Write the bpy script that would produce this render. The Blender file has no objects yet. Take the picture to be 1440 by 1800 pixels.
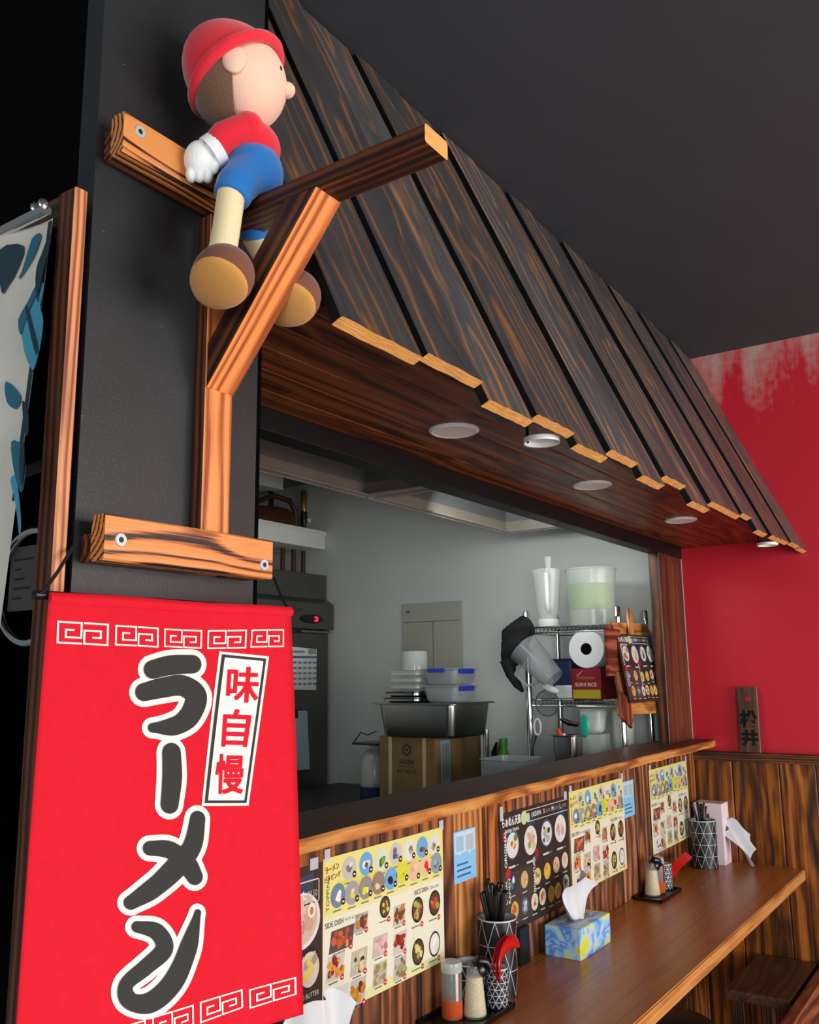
import bpy, bmesh, math, random
from mathutils import Vector, Matrix
import numpy as np
random.seed(7)
SC = bpy.context.scene
COL = SC.collection
# ---------------------------------------------------------------- camera
F_PX = 1555.0
_y, _p, _r = math.radians(34.452), math.radians(10.3526), math.radians(-0.648)
FW = Vector((math.cos(_y)*math.cos(_p), math.sin(_y)*math.cos(_p), math.sin(_p)))
_rt = Vector((math.sin(_y), -math.cos(_y), 0)); _up = _rt.cross(FW)
RT = math.cos(_r)*_rt + math.sin(_r)*_up
UP = -math.sin(_r)*_rt + math.cos(_r)*_up
CAM = Vector((0, -1.1, 1.45))
cd = bpy.data.cameras.new('camera'); cam = bpy.data.objects.new('camera', cd); COL.objects.link(cam)
cd.sensor_fit = 'HORIZONTAL'; cd.sensor_width = 36; cd.lens = 36*F_PX/1440; cd.clip_start = 0.02
cam.matrix_world = Matrix(((RT.x, UP.x, -FW.x, CAM.x), (RT.y, UP.y, -FW.y, CAM.y), (RT.z, UP.z, -FW.z, CAM.z), (0, 0, 0, 1)))
SC.camera = cam
# ---------------------------------------------------------------- world, daylight and added kitchen fill
w = bpy.data.worlds.new('world'); SC.world = w; w.use_nodes = True
w.node_tree.nodes['Background'].inputs[0].default_value = (0.80, 0.90, 1.0, 1)
w.node_tree.nodes['Background'].inputs[1].default_value = 0.16
def area(name, loc, target, sx, sy, power, col):
    l = bpy.data.lights.new(name, 'AREA'); l.shape = 'RECTANGLE'; l.size = sx; l.size_y = sy; l.energy = power; l.color = col
    o = bpy.data.objects.new(name, l); COL.objects.link(o); o.location = loc
    o.rotation_euler = (Vector(target)-Vector(loc)).to_track_quat('-Z', 'Y').to_euler(); return o
area('shopfront_window', (1.6, -4.6, 1.25), (1.4, 0, 1.45), 3.4, 2.0, 185, (1.0, 0.97, 0.93))
area('side_window', (-2.4, -2.6, 1.5), (2.4, 0.4, 1.3), 1.6, 1.5, 70, (0.93, 0.97, 1.0))
area('hood_fill', (2.62, 0.36, 2.02), (3.53, 0.22, 1.55), 0.4, 0.12, 2.6, (0.95, 1.0, 0.98))  # added fill under the hood to brighten the side wall, no fitting there
area('kitchen_fill', (2.0, 1.25, 2.30), (2.6, 1.2, 0), 0.8, 0.25, 1.6, (0.92, 1.0, 0.97))  # weak ambient light added to the kitchen, stands for no fixture
vs = SC.view_settings; vs.view_transform = 'Standard'; vs.look = 'None'; vs.exposure = 0.16; vs.gamma = 1.0; vs.use_curve_mapping = False

# ---------------------------------------------------------------- pixel helpers
def ray(u, v): return FW + RT*((u-720)/F_PX) - UP*((v-900)/F_PX)
def onX(u, v, x): d = ray(u, v); return CAM + d*((x-CAM.x)/d.x)
def onY(u, v, y): d = ray(u, v); return CAM + d*((y-CAM.y)/d.y)
def onZ(u, v, z): d = ray(u, v); return CAM + d*((z-CAM.z)/d.z)
# ---------------------------------------------------------------- colours and materials
def lin(c): c /= 255.0; return c/12.92 if c <= 0.04045 else ((c+0.055)/1.055)**2.4
def H(h): h = h.lstrip('#'); return (lin(int(h[0:2], 16)), lin(int(h[2:4], 16)), lin(int(h[4:6], 16)), 1)
MATS = {}
def base(name):
    m = bpy.data.materials.new(name); m.use_nodes = True; MATS[name] = m
    return m, m.node_tree.nodes, m.node_tree.links, m.node_tree.nodes['Principled BSDF']
def ramp(nd, stops):
    r = nd.new('ShaderNodeValToRGB'); e = r.color_ramp.elements
    while len(e) < len(stops): e.new(0.5)
    for i, (p, c) in enumerate(stops): e[i].position = p; e[i].color = c
    return r
def mth(nd, lk, op, a, b=None):
    n = nd.new('ShaderNodeMath'); n.operation = op
    for i, x in enumerate((a, b)):
        if x is None: continue
        if isinstance(x, (int, float)): n.inputs[i].default_value = x
        else: lk.new(x, n.inputs[i])
    return n.outputs[0]
def plain(name, h, rough=0.5, metal=0.0, alpha=1.0, spec=0.5, var=0.0, vscale=30, bump=0.0, bscale=200, emit=None, sheen=0, trans=0, stretch=None):
    m, nd, lk, b = base(name)
    b.inputs['Base Color'].default_value = H(h); b.inputs['Roughness'].default_value = rough; b.inputs['Metallic'].default_value = metal
    b.inputs['Alpha'].default_value = alpha; b.inputs['Specular IOR Level'].default_value = spec; b.inputs['Transmission Weight'].default_value = trans
    if sheen: b.inputs['Sheen Weight'].default_value = sheen
    tc = nd.new('ShaderNodeTexCoord'); src = tc.outputs['Object']
    if stretch:
        mp = nd.new('ShaderNodeMapping'); mp.inputs['Scale'].default_value = stretch; lk.new(src, mp.inputs[0]); src = mp.outputs[0]
    if var:
        n = nd.new('ShaderNodeTexNoise'); n.inputs['Scale'].default_value = vscale; n.inputs['Detail'].default_value = 6; lk.new(src, n.inputs[0])
        c = H(h); r = ramp(nd, [(0.3, tuple(x*(1-var) for x in c[:3])+(1,)), (0.7, tuple(min(1, x*(1+var)) for x in c[:3])+(1,))])
        lk.new(n.outputs[0], r.inputs[0]); lk.new(r.outputs[0], b.inputs['Base Color'])
    if bump:
        n = nd.new('ShaderNodeTexNoise'); n.inputs['Scale'].default_value = bscale; n.inputs['Detail'].default_value = 4; lk.new(src, n.inputs[0])
        bp = nd.new('ShaderNodeBump'); bp.inputs['Strength'].default_value = bump; bp.inputs['Distance'].default_value = 0.002
        lk.new(n.outputs[0], bp.inputs['Height']); lk.new(bp.outputs[0], b.inputs['Normal'])
    if emit: b.inputs['Emission Color'].default_value = H(emit); b.inputs['Emission Strength'].default_value = 2.0
    return m
def wood(name, dark, mid, light, spacing=0.009, amp=0.05, rough=0.5, char=0.5, charcol='#120c0a', bump=0.35, fibre=0.35, lo=0.25, hi=0.8, streak=0.5, objvar=0.0):
    """rings cut along the board: local X is the length of the board"""
    m, nd, lk, b = base(name)
    tc = nd.new('ShaderNodeTexCoord'); oi = nd.new('ShaderNodeObjectInfo')
    sp = nd.new('ShaderNodeSeparateXYZ'); lk.new(tc.outputs['Object'], sp.inputs[0])
    rnd = oi.outputs['Random']
    def comb(sx, sy, sz):
        c = nd.new('ShaderNodeCombineXYZ')
        for i, (o, s, k) in enumerate(((sp.outputs[0], sx, 37.0), (sp.outputs[1], sy, 91.0), (sp.outputs[2], sz, 53.0))):
            t = mth(nd, lk, 'MULTIPLY', o, s); t = mth(nd, lk, 'ADD', t, mth(nd, lk, 'MULTIPLY', rnd, k)); lk.new(t, c.inputs[i])
        return c.outputs[0]
    def noise(vec, scale=1.0, det=3, rgh=0.5):
        n = nd.new('ShaderNodeTexNoise'); n.inputs['Scale'].default_value = scale; n.inputs['Detail'].default_value = det; n.inputs['Roughness'].default_value = rgh
        lk.new(vec, n.inputs[0]); return n.outputs[0]
    n1 = noise(comb(2.4, 7, 7), 1, 2)
    yy = mth(nd, lk, 'ADD', sp.outputs[1], mth(nd, lk, 'MULTIPLY', mth(nd, lk, 'SUBTRACT', rnd, 0.5), 0.11))
    zz = mth(nd, lk, 'ADD', mth(nd, lk, 'ADD', sp.outputs[2], 0.035), mth(nd, lk, 'MULTIPLY', mth(nd, lk, 'SUBTRACT', n1, 0.5), amp*2))
    d = mth(nd, lk, 'SQRT', mth(nd, lk, 'ADD', mth(nd, lk, 'MULTIPLY', yy, yy), mth(nd, lk, 'MULTIPLY', zz, zz)))
    n2 = noise(comb(6, 40, 40), 1, 3)
    ph = mth(nd, lk, 'ADD', mth(nd, lk, 'MULTIPLY', d, 2*math.pi/spacing), mth(nd, lk, 'MULTIPLY', n2, 3.0))
    s = mth(nd, lk, 'ADD', mth(nd, lk, 'MULTIPLY', mth(nd, lk, 'SINE', ph), 0.5), 0.5)
    fib = noise(comb(9, 420, 420), 1, 2)
    s2 = mth(nd, lk, 'ADD', s, mth(nd, lk, 'MULTIPLY', mth(nd, lk, 'SUBTRACT', fib, 0.5), fibre))
    st = noise(comb(1.3, 120, 120), 1, 5, 0.65); st = mth(nd, lk, 'ADD', mth(nd, lk, 'MULTIPLY', mth(nd, lk, 'SUBTRACT', st, 0.5), 2.6), 0.5)
    s2 = mth(nd, lk, 'ADD', mth(nd, lk, 'MULTIPLY', s2, 1-streak), mth(nd, lk, 'MULTIPLY', st, streak))
    r = ramp(nd, [(lo, H(dark)), ((lo+hi)/2, H(mid)), (hi, H(light))]); lk.new(s2, r.inputs[0])
    ch = noise(comb(2.2, 14, 14), 1, 4, 0.6)
    cr = ramp(nd, [(0.62-char*0.35, (0, 0, 0, 1)), (0.78-char*0.25, (1, 1, 1, 1))]); lk.new(ch, cr.inputs[0])
    mx = nd.new('ShaderNodeMix'); mx.data_type = 'RGBA'; lk.new(mth(nd, lk, 'MULTIPLY', cr.outputs[0], 0.88), mx.inputs[0])
    lk.new(r.outputs[0], mx.inputs[6]); mx.inputs[7].default_value = H(charcol)
    out = mx.outputs[2]
    if objvar:
        hs = nd.new('ShaderNodeHueSaturation'); wn = nd.new('ShaderNodeTexWhiteNoise'); wn.noise_dimensions = '1D'; lk.new(rnd, wn.inputs['W'])
        lk.new(mth(nd, lk, 'ADD', mth(nd, lk, 'MULTIPLY', wn.outputs[0], 2*objvar), 1-objvar), hs.inputs['Value']); lk.new(mth(nd, lk, 'ADD', mth(nd, lk, 'MULTIPLY', rnd, objvar), 1-objvar*.4), hs.inputs['Saturation']); lk.new(out, hs.inputs['Color']); out = hs.outputs[0]
    lk.new(out, b.inputs['Base Color'])
    b.inputs['Roughness'].default_value = rough
    bp = nd.new('ShaderNodeBump'); bp.inputs['Strength'].default_value = bump; bp.inputs['Distance'].default_value = 0.0012
    lk.new(s2, bp.inputs['Height']); lk.new(bp.outputs[0], b.inputs['Normal'])
    return m
M = MATS
wood('roof_wood', '#94653f', '#5c4c42', '#464545', 0.026, 0.07, 0.45, 0.46, '#34383c', 0.5, 0.6, 0.12, 0.46, 0.36, 0.28)
wood('soffit_wood', '#2e160b', '#703818', '#8e5026', 0.035, 0.09, 0.36, 0.32, '#150c08', 0.3, 0.3, 0.15, 0.85, 0.55)
wood('oiled_timber', '#7a3612', '#c46c30', '#dc8a48', 0.0078, 0.006, 0.45, 0.02, '#3a1c0c', 0.5, 0.7, 0.02, 0.7, 0.14)
wood('dark_timber', '#2a140b', '#5a2c14', '#8a4d24', 0.0085, 0.02, 0.45, 0.5, '#1a0d08', 0.4, 0.5)
wood('scorched_timber', '#1e0f08', '#b4642c', '#d08546', 0.0058, 0.03, 0.42, 0.14, '#1c100a', 0.5, 0.8, 0.10, 0.46, 0.12)
wood('ledge_wood', '#8a5024', '#b4743a', '#cc9250', 0.03, 0.09, 0.3, 0.05, '#6a3c1c', 0.15, 0.5)
wood('table_wood', '#94541f', '#a8642f', '#b4703a', 0.05, 0.1, 0.3, 0.0, '#5a2c14', 0.03, 0.3, 0.1, 0.9, 0.85)
wood('wall_plank_wood', '#2c170e', '#74401f', '#a8693a', 0.034, 0.09, 0.42, 0.44, '#1c110d', 0.4, 0.5, 0.12, 0.8, 0.5, 0.22)
wood('pale_plank_wood', '#6a3c1c', '#a86a34', '#c48a4c', 0.022, 0.06, 0.45, 0.1, '#4a2814', 0.4, 0.5, 0.1, 0.8, 0.4)
wood('dark_ledge', '#4a2a18', '#5a3520', '#6a4029', 0.03, 0.08, 0.5, 0.1, '#2a180f', 0.05, 0.4, 0.1, 0.9, 0.7)
wood('shaded_side_timber', '#241009', '#4a2412', '#64341b', 0.008, 0.01, 0.45, 0.2, '#1a0d08', 0.4, 0.4, 0.1, 0.8, 0.3)  # for side faces: darker stain, with their shade also put into the colour
wood('jamb_wood', '#6a3018', '#b0643a', '#cc885a', 0.0065, 0.012, 0.5, 0.0, '#3a1c0c', 0.4, 0.4, 0.05, 0.7, 0.2)
wood('umber_wood', '#1d0f0b', '#3a1d12', '#55301d', 0.012, 0.04, 0.5, 0.4, '#120a08', 0.3, 0.4)
wood('stool_wood', '#3a2414', '#503320', '#664530', 0.02, 0.05, 0.45, 0.1, '#1c110a', 0.2, 0.4, 0.1, 0.9, 0.7)
wood('bench_wood', '#4a1f14', '#7a3c26', '#9a5a3c', 0.03, 0.06, 0.4, 0.1, '#3a1c10', 0.2, 0.4)
plain('end_grain', '#d99a52', 0.7, var=0.35, vscale=3, stretch=(60, 10, 260), bump=0.5, bscale=4)
plain('tray_black', '#0c0a0a', 0.3)
m_ = plain('black_paint', '#1d1f21', 0.45, var=0.4, vscale=6, bump=0.1, bscale=350)
_nd, _lk = m_.node_tree.nodes, m_.node_tree.links; _b = _nd['Principled BSDF']; _src = _b.inputs['Base Color'].links[0].from_socket
_tc = _nd.new('ShaderNodeTexCoord'); _v = _nd.new('ShaderNodeTexVoronoi'); _v.inputs['Scale'].default_value = 75; _lk.new(_tc.outputs['Object'], _v.inputs[0])
_sp = _nd.new('ShaderNodeSeparateColor'); _lk.new(_v.outputs['Color'], _sp.inputs[0]); _r = ramp(_nd, [(0.0, (1, 1, 1, 1)), (0.06, (0, 0, 0, 1))]); _lk.new(_v.outputs['Distance'], _r.inputs[0])
_k = mth(_nd, _lk, 'MULTIPLY', mth(_nd, _lk, 'GREATER_THAN', _sp.outputs[0], 0.93), _r.outputs[0]); _mx = _nd.new('ShaderNodeMix'); _mx.data_type = 'RGBA'
_lk.new(mth(_nd, _lk, 'MULTIPLY', _k, 0.5), _mx.inputs[0]); _lk.new(_src, _mx.inputs[6]); _mx.inputs[7].default_value = H('#c8c8c8'); _lk.new(_mx.outputs[2], _b.inputs['Base Color'])
plain('ceiling_paint', '#33383e', 0.75, var=0.06, vscale=3, bump=0.1, bscale=60)
plain('black_void', '#020203', 0.9, spec=0.05)
plain('backing_black', '#030303', 0.95, spec=0.1); plain('charred_edge', '#0c0a09', 0.7, spec=0.2)
plain('header_black', '#0d0f11', 0.45, spec=0.3)
plain('kitchen_paint', '#d6d9d4', 0.6, var=0.05, vscale=2)
plain('floor_tile', '#b0aaa2', 0.5, var=0.2, vscale=6)
plain('white_plastic', '#e8e8e4', 0.4)
plain('white_paint', '#f0f2f0', 0.5)
plain('downlight_lens', '#f4f2ea', 0.5)
plain('steel', '#9a9b98', 0.28, metal=1.0, var=0.1, vscale=8)
plain('fridge_steel', '#6a6a66', 0.38, metal=0.85, var=0.1, vscale=4)
plain('hood_steel', '#b3a79a', 0.5, metal=0.25, var=0.12, vscale=6)
plain('hood_inside', '#7d8082', 0.5, metal=0.1)
plain('bench_steel', '#3a3b3a', 0.5, metal=0.6)
plain('chrome', '#dadada', 0.12, metal=1.0)
plain('screw_zinc', '#b9bdb9', 0.5, metal=0.4)
plain('screw_hole', '#22303a', 0.5, metal=0.6)
plain('black_plastic', '#0b0b0c', 0.28)
plain('black_cloth', '#0d0d0e', 0.85, bump=0.4, bscale=60)
plain('red_cloth', '#cb1226', 0.8, var=0.05, vscale=80, bump=0.25, bscale=900, spec=0.2)
plain('print_white', '#dfe2d6', 0.75, spec=0.2)
plain('print_black', '#323331', 0.75, spec=0.2)
plain('print_red', '#cb1226', 0.75, spec=0.2)
plain('cord_black', '#141414', 0.6)
plain('noren_cloth', '#b9b7ac', 0.9, var=0.08, vscale=20)
plain('noren_blue', '#1f5a72', 0.9)
plain('noren_navy', '#17303c', 0.9)
plain('noren_sky', '#3b8aa6', 0.9)
plain('clear_plastic', '#dfe6e2', 0.08, alpha=0.16)
plain('clear_rim', '#d6ded8', 0.12, alpha=0.45)
plain('milky_plastic', '#c6cec2', 0.2, alpha=0.62)
plain('grey_plastic', '#aab2b4', 0.25, alpha=0.5)
plain('blue_clip', '#2338a8', 0.35)
plain('navy_plastic', '#1b2c4e', 0.4)
plain('cardboard', '#8a6b42', 0.8, var=0.1, vscale=10)
plain('strap_cream', '#cdbb90', 0.6)
plain('cream_board', '#b4b4a2', 0.5)
plain('seam_grey', '#6a6a60', 0.6)
plain('green_plastic', '#3f8a20', 0.35)
plain('teal_plastic', '#12a48c', 0.35)
plain('red_plastic', '#b3140f', 0.22)
plain('orange_plastic', '#d2451c', 0.35)
plain('carton_red', '#8a0f1e', 0.5)
plain('carton_yellow', '#c8b020', 0.5)
plain('paper', '#eceeec', 0.9)
plain('paper_blue', '#b8cbdc', 0.9)
plain('tissue', '#d2d4d7', 0.95, trans=0.0)
plain('pink_carton', '#e9d3dc', 0.6)
plain('copper_dark', '#5a3222', 0.45, metal=0.5)
plain('brass', '#a8834a', 0.3, metal=0.8)
plain('paprika', '#b8480c', 0.9, var=0.2, vscale=300)
plain('sesame', '#cdbb94', 0.9, var=0.25, vscale=400, bump=0.6, bscale=400)
plain('cup_black', '#17191b', 0.35)
plain('cup_line', '#b9c2c6', 0.35)
plain('cup_inner', '#c4cbcf', 0.35)
plain('led_red', '#ff2030', 0.4, emit='#ff2038')
plain('leather_black', '#101112', 0.4, bump=0.2, bscale=200)
plain('plush_red', '#d8122a', 0.9, sheen=0.3, bump=0.3, bscale=700)
plain('plush_skin', '#e6bda4', 0.9, sheen=0.3, bump=0.3, bscale=700)
plain('plush_brown', '#6b4a36', 0.95, sheen=0.3, bump=0.6, bscale=400)
plain('plush_blue', '#0f6cb8', 0.9, sheen=0.3, bump=0.3, bscale=700)
plain('plush_white', '#e4e6e4', 0.9, sheen=0.3, bump=0.3, bscale=700)
plain('plush_cream', '#e2cfa2', 0.9, sheen=0.3, bump=0.3, bscale=700)
plain('boot_brown', '#6e3f28', 0.9, sheen=0.2, bump=0.3, bscale=700)
plain('boot_sole', '#c48d44', 0.9, sheen=0.2, bump=0.3, bscale=700)
# flat print: colour carried on the faces
m, nd, lk, b = base('print_ink'); at = nd.new('ShaderNodeAttribute'); at.attribute_name = 'col'
lk.new(at.outputs['Color'], b.inputs['Base Color']); b.inputs['Roughness'].default_value = 0.35
# red wall with worn paint under the ceiling
m, nd, lk, b = base('red_wall_paint'); tc = nd.new('ShaderNodeTexCoord'); sp = nd.new('ShaderNodeSeparateXYZ'); lk.new(tc.outputs['Object'], sp.inputs[0])
mp = nd.new('ShaderNodeMapping'); mp.inputs['Scale'].default_value = (1, 11, 1.6); lk.new(tc.outputs['Object'], mp.inputs[0])
n = nd.new('ShaderNodeTexNoise'); n.inputs['Scale'].default_value = 1; n.inputs['Detail'].default_value = 6; n.inputs['Roughness'].default_value = 0.6; lk.new(mp.outputs[0], n.inputs[0])
n2 = nd.new('ShaderNodeTexNoise'); n2.inputs['Scale'].default_value = 28; n2.inputs['Detail'].default_value = 5; lk.new(tc.outputs['Object'], n2.inputs[0])
hgt = mth(nd, lk, 'MULTIPLY', mth(nd, lk, 'SUBTRACT', sp.outputs[2], 2.42), 2.1)
wr = mth(nd, lk, 'ADD', mth(nd, lk, 'ADD', hgt, mth(nd, lk, 'MULTIPLY', mth(nd, lk, 'SUBTRACT', n.outputs[0], 0.5), 2.0)), mth(nd, lk, 'MULTIPLY', mth(nd, lk, 'SUBTRACT', n2.outputs[0], 0.5), 0.7))
r = ramp(nd, [(0.25, (0, 0, 0, 1)), (0.85, (1, 1, 1, 1))]); lk.new(wr, r.inputs[0])
mx = nd.new('ShaderNodeMix'); mx.data_type = 'RGBA'; lk.new(mth(nd, lk, 'MULTIPLY', r.outputs[0], 0.8), mx.inputs[0]); mx.inputs[6].default_value = H('#c4162c'); mx.inputs[7].default_value = H('#b9a49c')
lk.new(mx.outputs[2], b.inputs['Base Color']); b.inputs['Roughness'].default_value = 0.5
# floral carton
m, nd, lk, b = base('floral_print'); tc = nd.new('ShaderNodeTexCoord')
n = nd.new('ShaderNodeTexNoise'); n.inputs['Scale'].default_value = 17; n.inputs['Detail'].default_value = 3; n.inputs['Distortion'].default_value = 1.2; lk.new(tc.outputs['Object'], n.inputs[0])
r = ramp(nd, [(0.34, H('#ccd645')), (0.40, H('#d4dc70')), (0.43, H('#b4d4ea')), (0.52, H('#86bce8')), (0.58, H('#4a86dc')), (0.63, H('#9cc8ec')), (0.72, H('#d2e4ee'))]); lk.new(n.outputs[0], r.inputs[0])
lk.new(r.outputs[0], b.inputs['Base Color']); b.inputs['Roughness'].default_value = 0.45

# ---------------------------------------------------------------- object helpers
ORG = {}
def root(name, loc, label, cat, group=None):
    o = bpy.data.objects.new(name, None); COL.objects.link(o); o.location = loc; o.empty_display_size = 0.05
    o['label'] = label; o['category'] = cat
    if group: o['group'] = group
    ORG[o.name] = Vector(loc); return o
def mk(name, bm, mat, parent=None, smooth=False, kind=None, label=None, bev=0):
    off = ORG[parent.name] if parent else Vector((0, 0, 0))
    if off.length: bmesh.ops.translate(bm, verts=bm.verts, vec=-off)
    me = bpy.data.meshes.new(name); bm.to_mesh(me); bm.free()
    if smooth:
        me.polygons.foreach_set('use_smooth', [True]*len(me.polygons))
    o = bpy.data.objects.new(name, me); COL.objects.link(o)
    for mm in (mat if isinstance(mat, (list, tuple)) else [mat]): me.materials.append(M[mm])
    if parent: o.parent = parent; ORG[o.name] = off
    if kind: o['kind'] = kind
    if label: o['label'] = label
    if smooth: me.set_sharp_from_angle(angle=math.radians(40))
    if bev:
        md = o.modifiers.new('bevel', 'BEVEL'); md.width = bev; md.segments = 2; md.limit_method = 'ANGLE'
    return o
def tag(o, label, cat, group=None):
    o['label'] = label; o['category'] = cat
    if group: o['group'] = group
    return o
def box(bm, x0, x1, y0, y1, z0, z1):
    v = [bm.verts.new((x, y, z)) for x in (x0, x1) for y in (y0, y1) for z in (z0, z1)]
    for f in ((0, 1, 3, 2), (4, 6, 7, 5), (0, 4, 5, 1), (2, 3, 7, 6), (0, 2, 6, 4), (1, 5, 7, 3)): bm.faces.new([v[i] for i in f])
    return v
def B(*a):
    bm = bmesh.new(); box(bm, *a); return bm
def hexa(bm, pts):
    v = [bm.verts.new(p) for p in pts]
    for f in ((0, 1, 2, 3), (7, 6, 5, 4), (0, 4, 5, 1), (1, 5, 6, 2), (2, 6, 7, 3), (3, 7, 4, 0)): bm.faces.new([v[i] for i in f])
def frame_for(d):
    d = d.normalized(); a = Vector((0, 0, 1)) if abs(d.z) < 0.9 else Vector((1, 0, 0))
    x = d.cross(a).normalized(); return x, d.cross(x)
def tube(bm, pts, rad, seg=10, cap=True):
    pts = [Vector(p) for p in pts]; n = len(pts)
    rads = rad if isinstance(rad, (list, tuple)) else [rad]*n
    rings = []; ux = None
    for i, p in enumerate(pts):
        d = (pts[min(i+1, n-1)]-pts[max(i-1, 0)])
        if ux is None: ux, uy = frame_for(d)
        else:
            dn = d.normalized(); ux = (ux-dn*ux.dot(dn)).normalized(); uy = dn.cross(ux)
        rings.append([bm.verts.new(p+(ux*math.cos(t)+uy*math.sin(t))*rads[i]) for t in (2*math.pi*k/seg for k in range(seg))])
    for a, b2 in zip(rings, rings[1:]):
        for k in range(seg): bm.faces.new((a[k], a[(k+1) % seg], b2[(k+1) % seg], b2[k]))
    if cap: bm.faces.new(rings[0][::-1]); bm.faces.new(rings[-1])
def lathe(bm, prof, c, seg=28, axis='Z', sx=1, sy=1):
    """prof: list of (r, h)"""
    rings = []
    for r_, h in prof:
        ring = []
        for k in range(seg):
            t = 2*math.pi*k/seg; a, b2 = r_*math.cos(t)*sx, r_*math.sin(t)*sy
            p = {'Z': (a, b2, h), 'X': (h, a, b2), 'Y': (a, h, b2)}[axis]
            ring.append(bm.verts.new(Vector(c)+Vector(p)))
        rings.append(ring)
    for a, b2 in zip(rings, rings[1:]):
        for k in range(seg): bm.faces.new((a[k], a[(k+1) % seg], b2[(k+1) % seg], b2[k]))
    if prof[0][0] > 1e-5: bm.faces.new(rings[0][::-1])
    if prof[-1][0] > 1e-5: bm.faces.new(rings[-1])
    bmesh.ops.remove_doubles(bm, verts=bm.verts, dist=1e-6)
    bmesh.ops.recalc_face_normals(bm, faces=bm.faces)
def shell(bm, prof, c, seg=28):  # open vessel without end caps
    rings = []
    for r_, h in prof:
        rings.append([bm.verts.new(Vector(c)+Vector((r_*math.cos(2*math.pi*k/seg), r_*math.sin(2*math.pi*k/seg), h))) for k in range(seg)])
    for a, b2 in zip(rings, rings[1:]):
        for k in range(seg): bm.faces.new((a[k], a[(k+1) % seg], b2[(k+1) % seg], b2[k]))
def ell(bm, c, r, rot=None, u=20, v=14, fn=None):
    mt = Matrix.Translation(c) @ (rot.to_4x4() if rot else Matrix()) @ Matrix.Diagonal((r[0], r[1], r[2], 1))
    g = bmesh.ops.create_uvsphere(bm, u_segments=u, v_segments=v, radius=1)
    for x in g['verts']:
        if fn: fn(x)
        x.co = mt @ x.co
PLANK_CACHE = {}
def plank(name, L, Wd, T, mtx, mats, parent=None, endmat=False, bev=0.002, jag=0.0, kind=None, label=None, sides=False):
    """board with length on local X, width Y, thickness Z, centred"""
    bm = bmesh.new(); n = 10 if jag else 1
    hx, hy, hz = L/2, Wd/2, T/2
    if not jag:
        box(bm, -hx, hx, -hy, hy, -hz, hz)
    else:
        rows = []
        for i in range(n+1):
            y = -hy+Wd*i/n; e = hx+(random.uniform(-jag, jag) if endmat else 0)
            rows.append([bm.verts.new((-hx, y, -hz)), bm.verts.new((e, y, -hz)), bm.verts.new((e+random.uniform(-jag, jag)*0.5, y, hz)), bm.verts.new((-hx, y, hz))])
        for a, c in zip(rows, rows[1:]):
            for k in range(4): bm.faces.new((a[k], a[(k+1) % 4], c[(k+1) % 4], c[k]))
        bm.faces.new(rows[0]); bm.faces.new(rows[-1][::-1])
    bmesh.ops.recalc_face_normals(bm, faces=bm.faces)
    if bev: bmesh.ops.bevel(bm, geom=[e for e in bm.edges if abs((e.verts[0].co-e.verts[1].co).normalized().x) > 0.9], offset=bev, segments=1, affect='EDGES')
    if endmat:
        bm.normal_update()
        for f in bm.faces:
            if abs(f.normal.x) > 0.8: f.material_index = 1
            elif len(mats) > 2 and abs(f.normal.y) > 0.8: f.material_index = 2
    if sides:
        bm.normal_update()
        for f in bm.faces:
            if abs(f.normal.y) > 0.8: f.material_index = len(mats)-1
    me = bpy.data.meshes.new(name); bm.to_mesh(me); bm.free()
    o = bpy.data.objects.new(name, me); COL.objects.link(o)
    for mm in (mats if isinstance(mats, (list, tuple)) else [mats]): me.materials.append(M[mm])
    if parent: o.parent = parent; o.matrix_basis = Matrix.Translation(-ORG[parent.name]) @ mtx; ORG[o.name] = ORG[parent.name]
    else: o.matrix_basis = mtx
    if kind: o['kind'] = kind
    if label: o['label'] = label
    return o
def frm(c, ax, ay):
    ax = Vector(ax).normalized(); ay = Vector(ay).normalized(); az = ax.cross(ay)
    c = Vector(c); return Matrix(((ax.x, ay.x, az.x, c.x), (ax.y, ay.y, az.y, c.y), (ax.z, ay.z, az.z, c.z), (0, 0, 0, 1)))
def timber(name, p0, p1, wid, thk, side, mat, parent, **k):
    """square timber from p0 to p1 (centre line), wid along 'side'"""
    p0, p1 = Vector(p0), Vector(p1); d = (p1-p0)
    return plank(name, d.length, wid, thk, frm((p0+p1)/2, d, side), mat, parent, **k)
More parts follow.
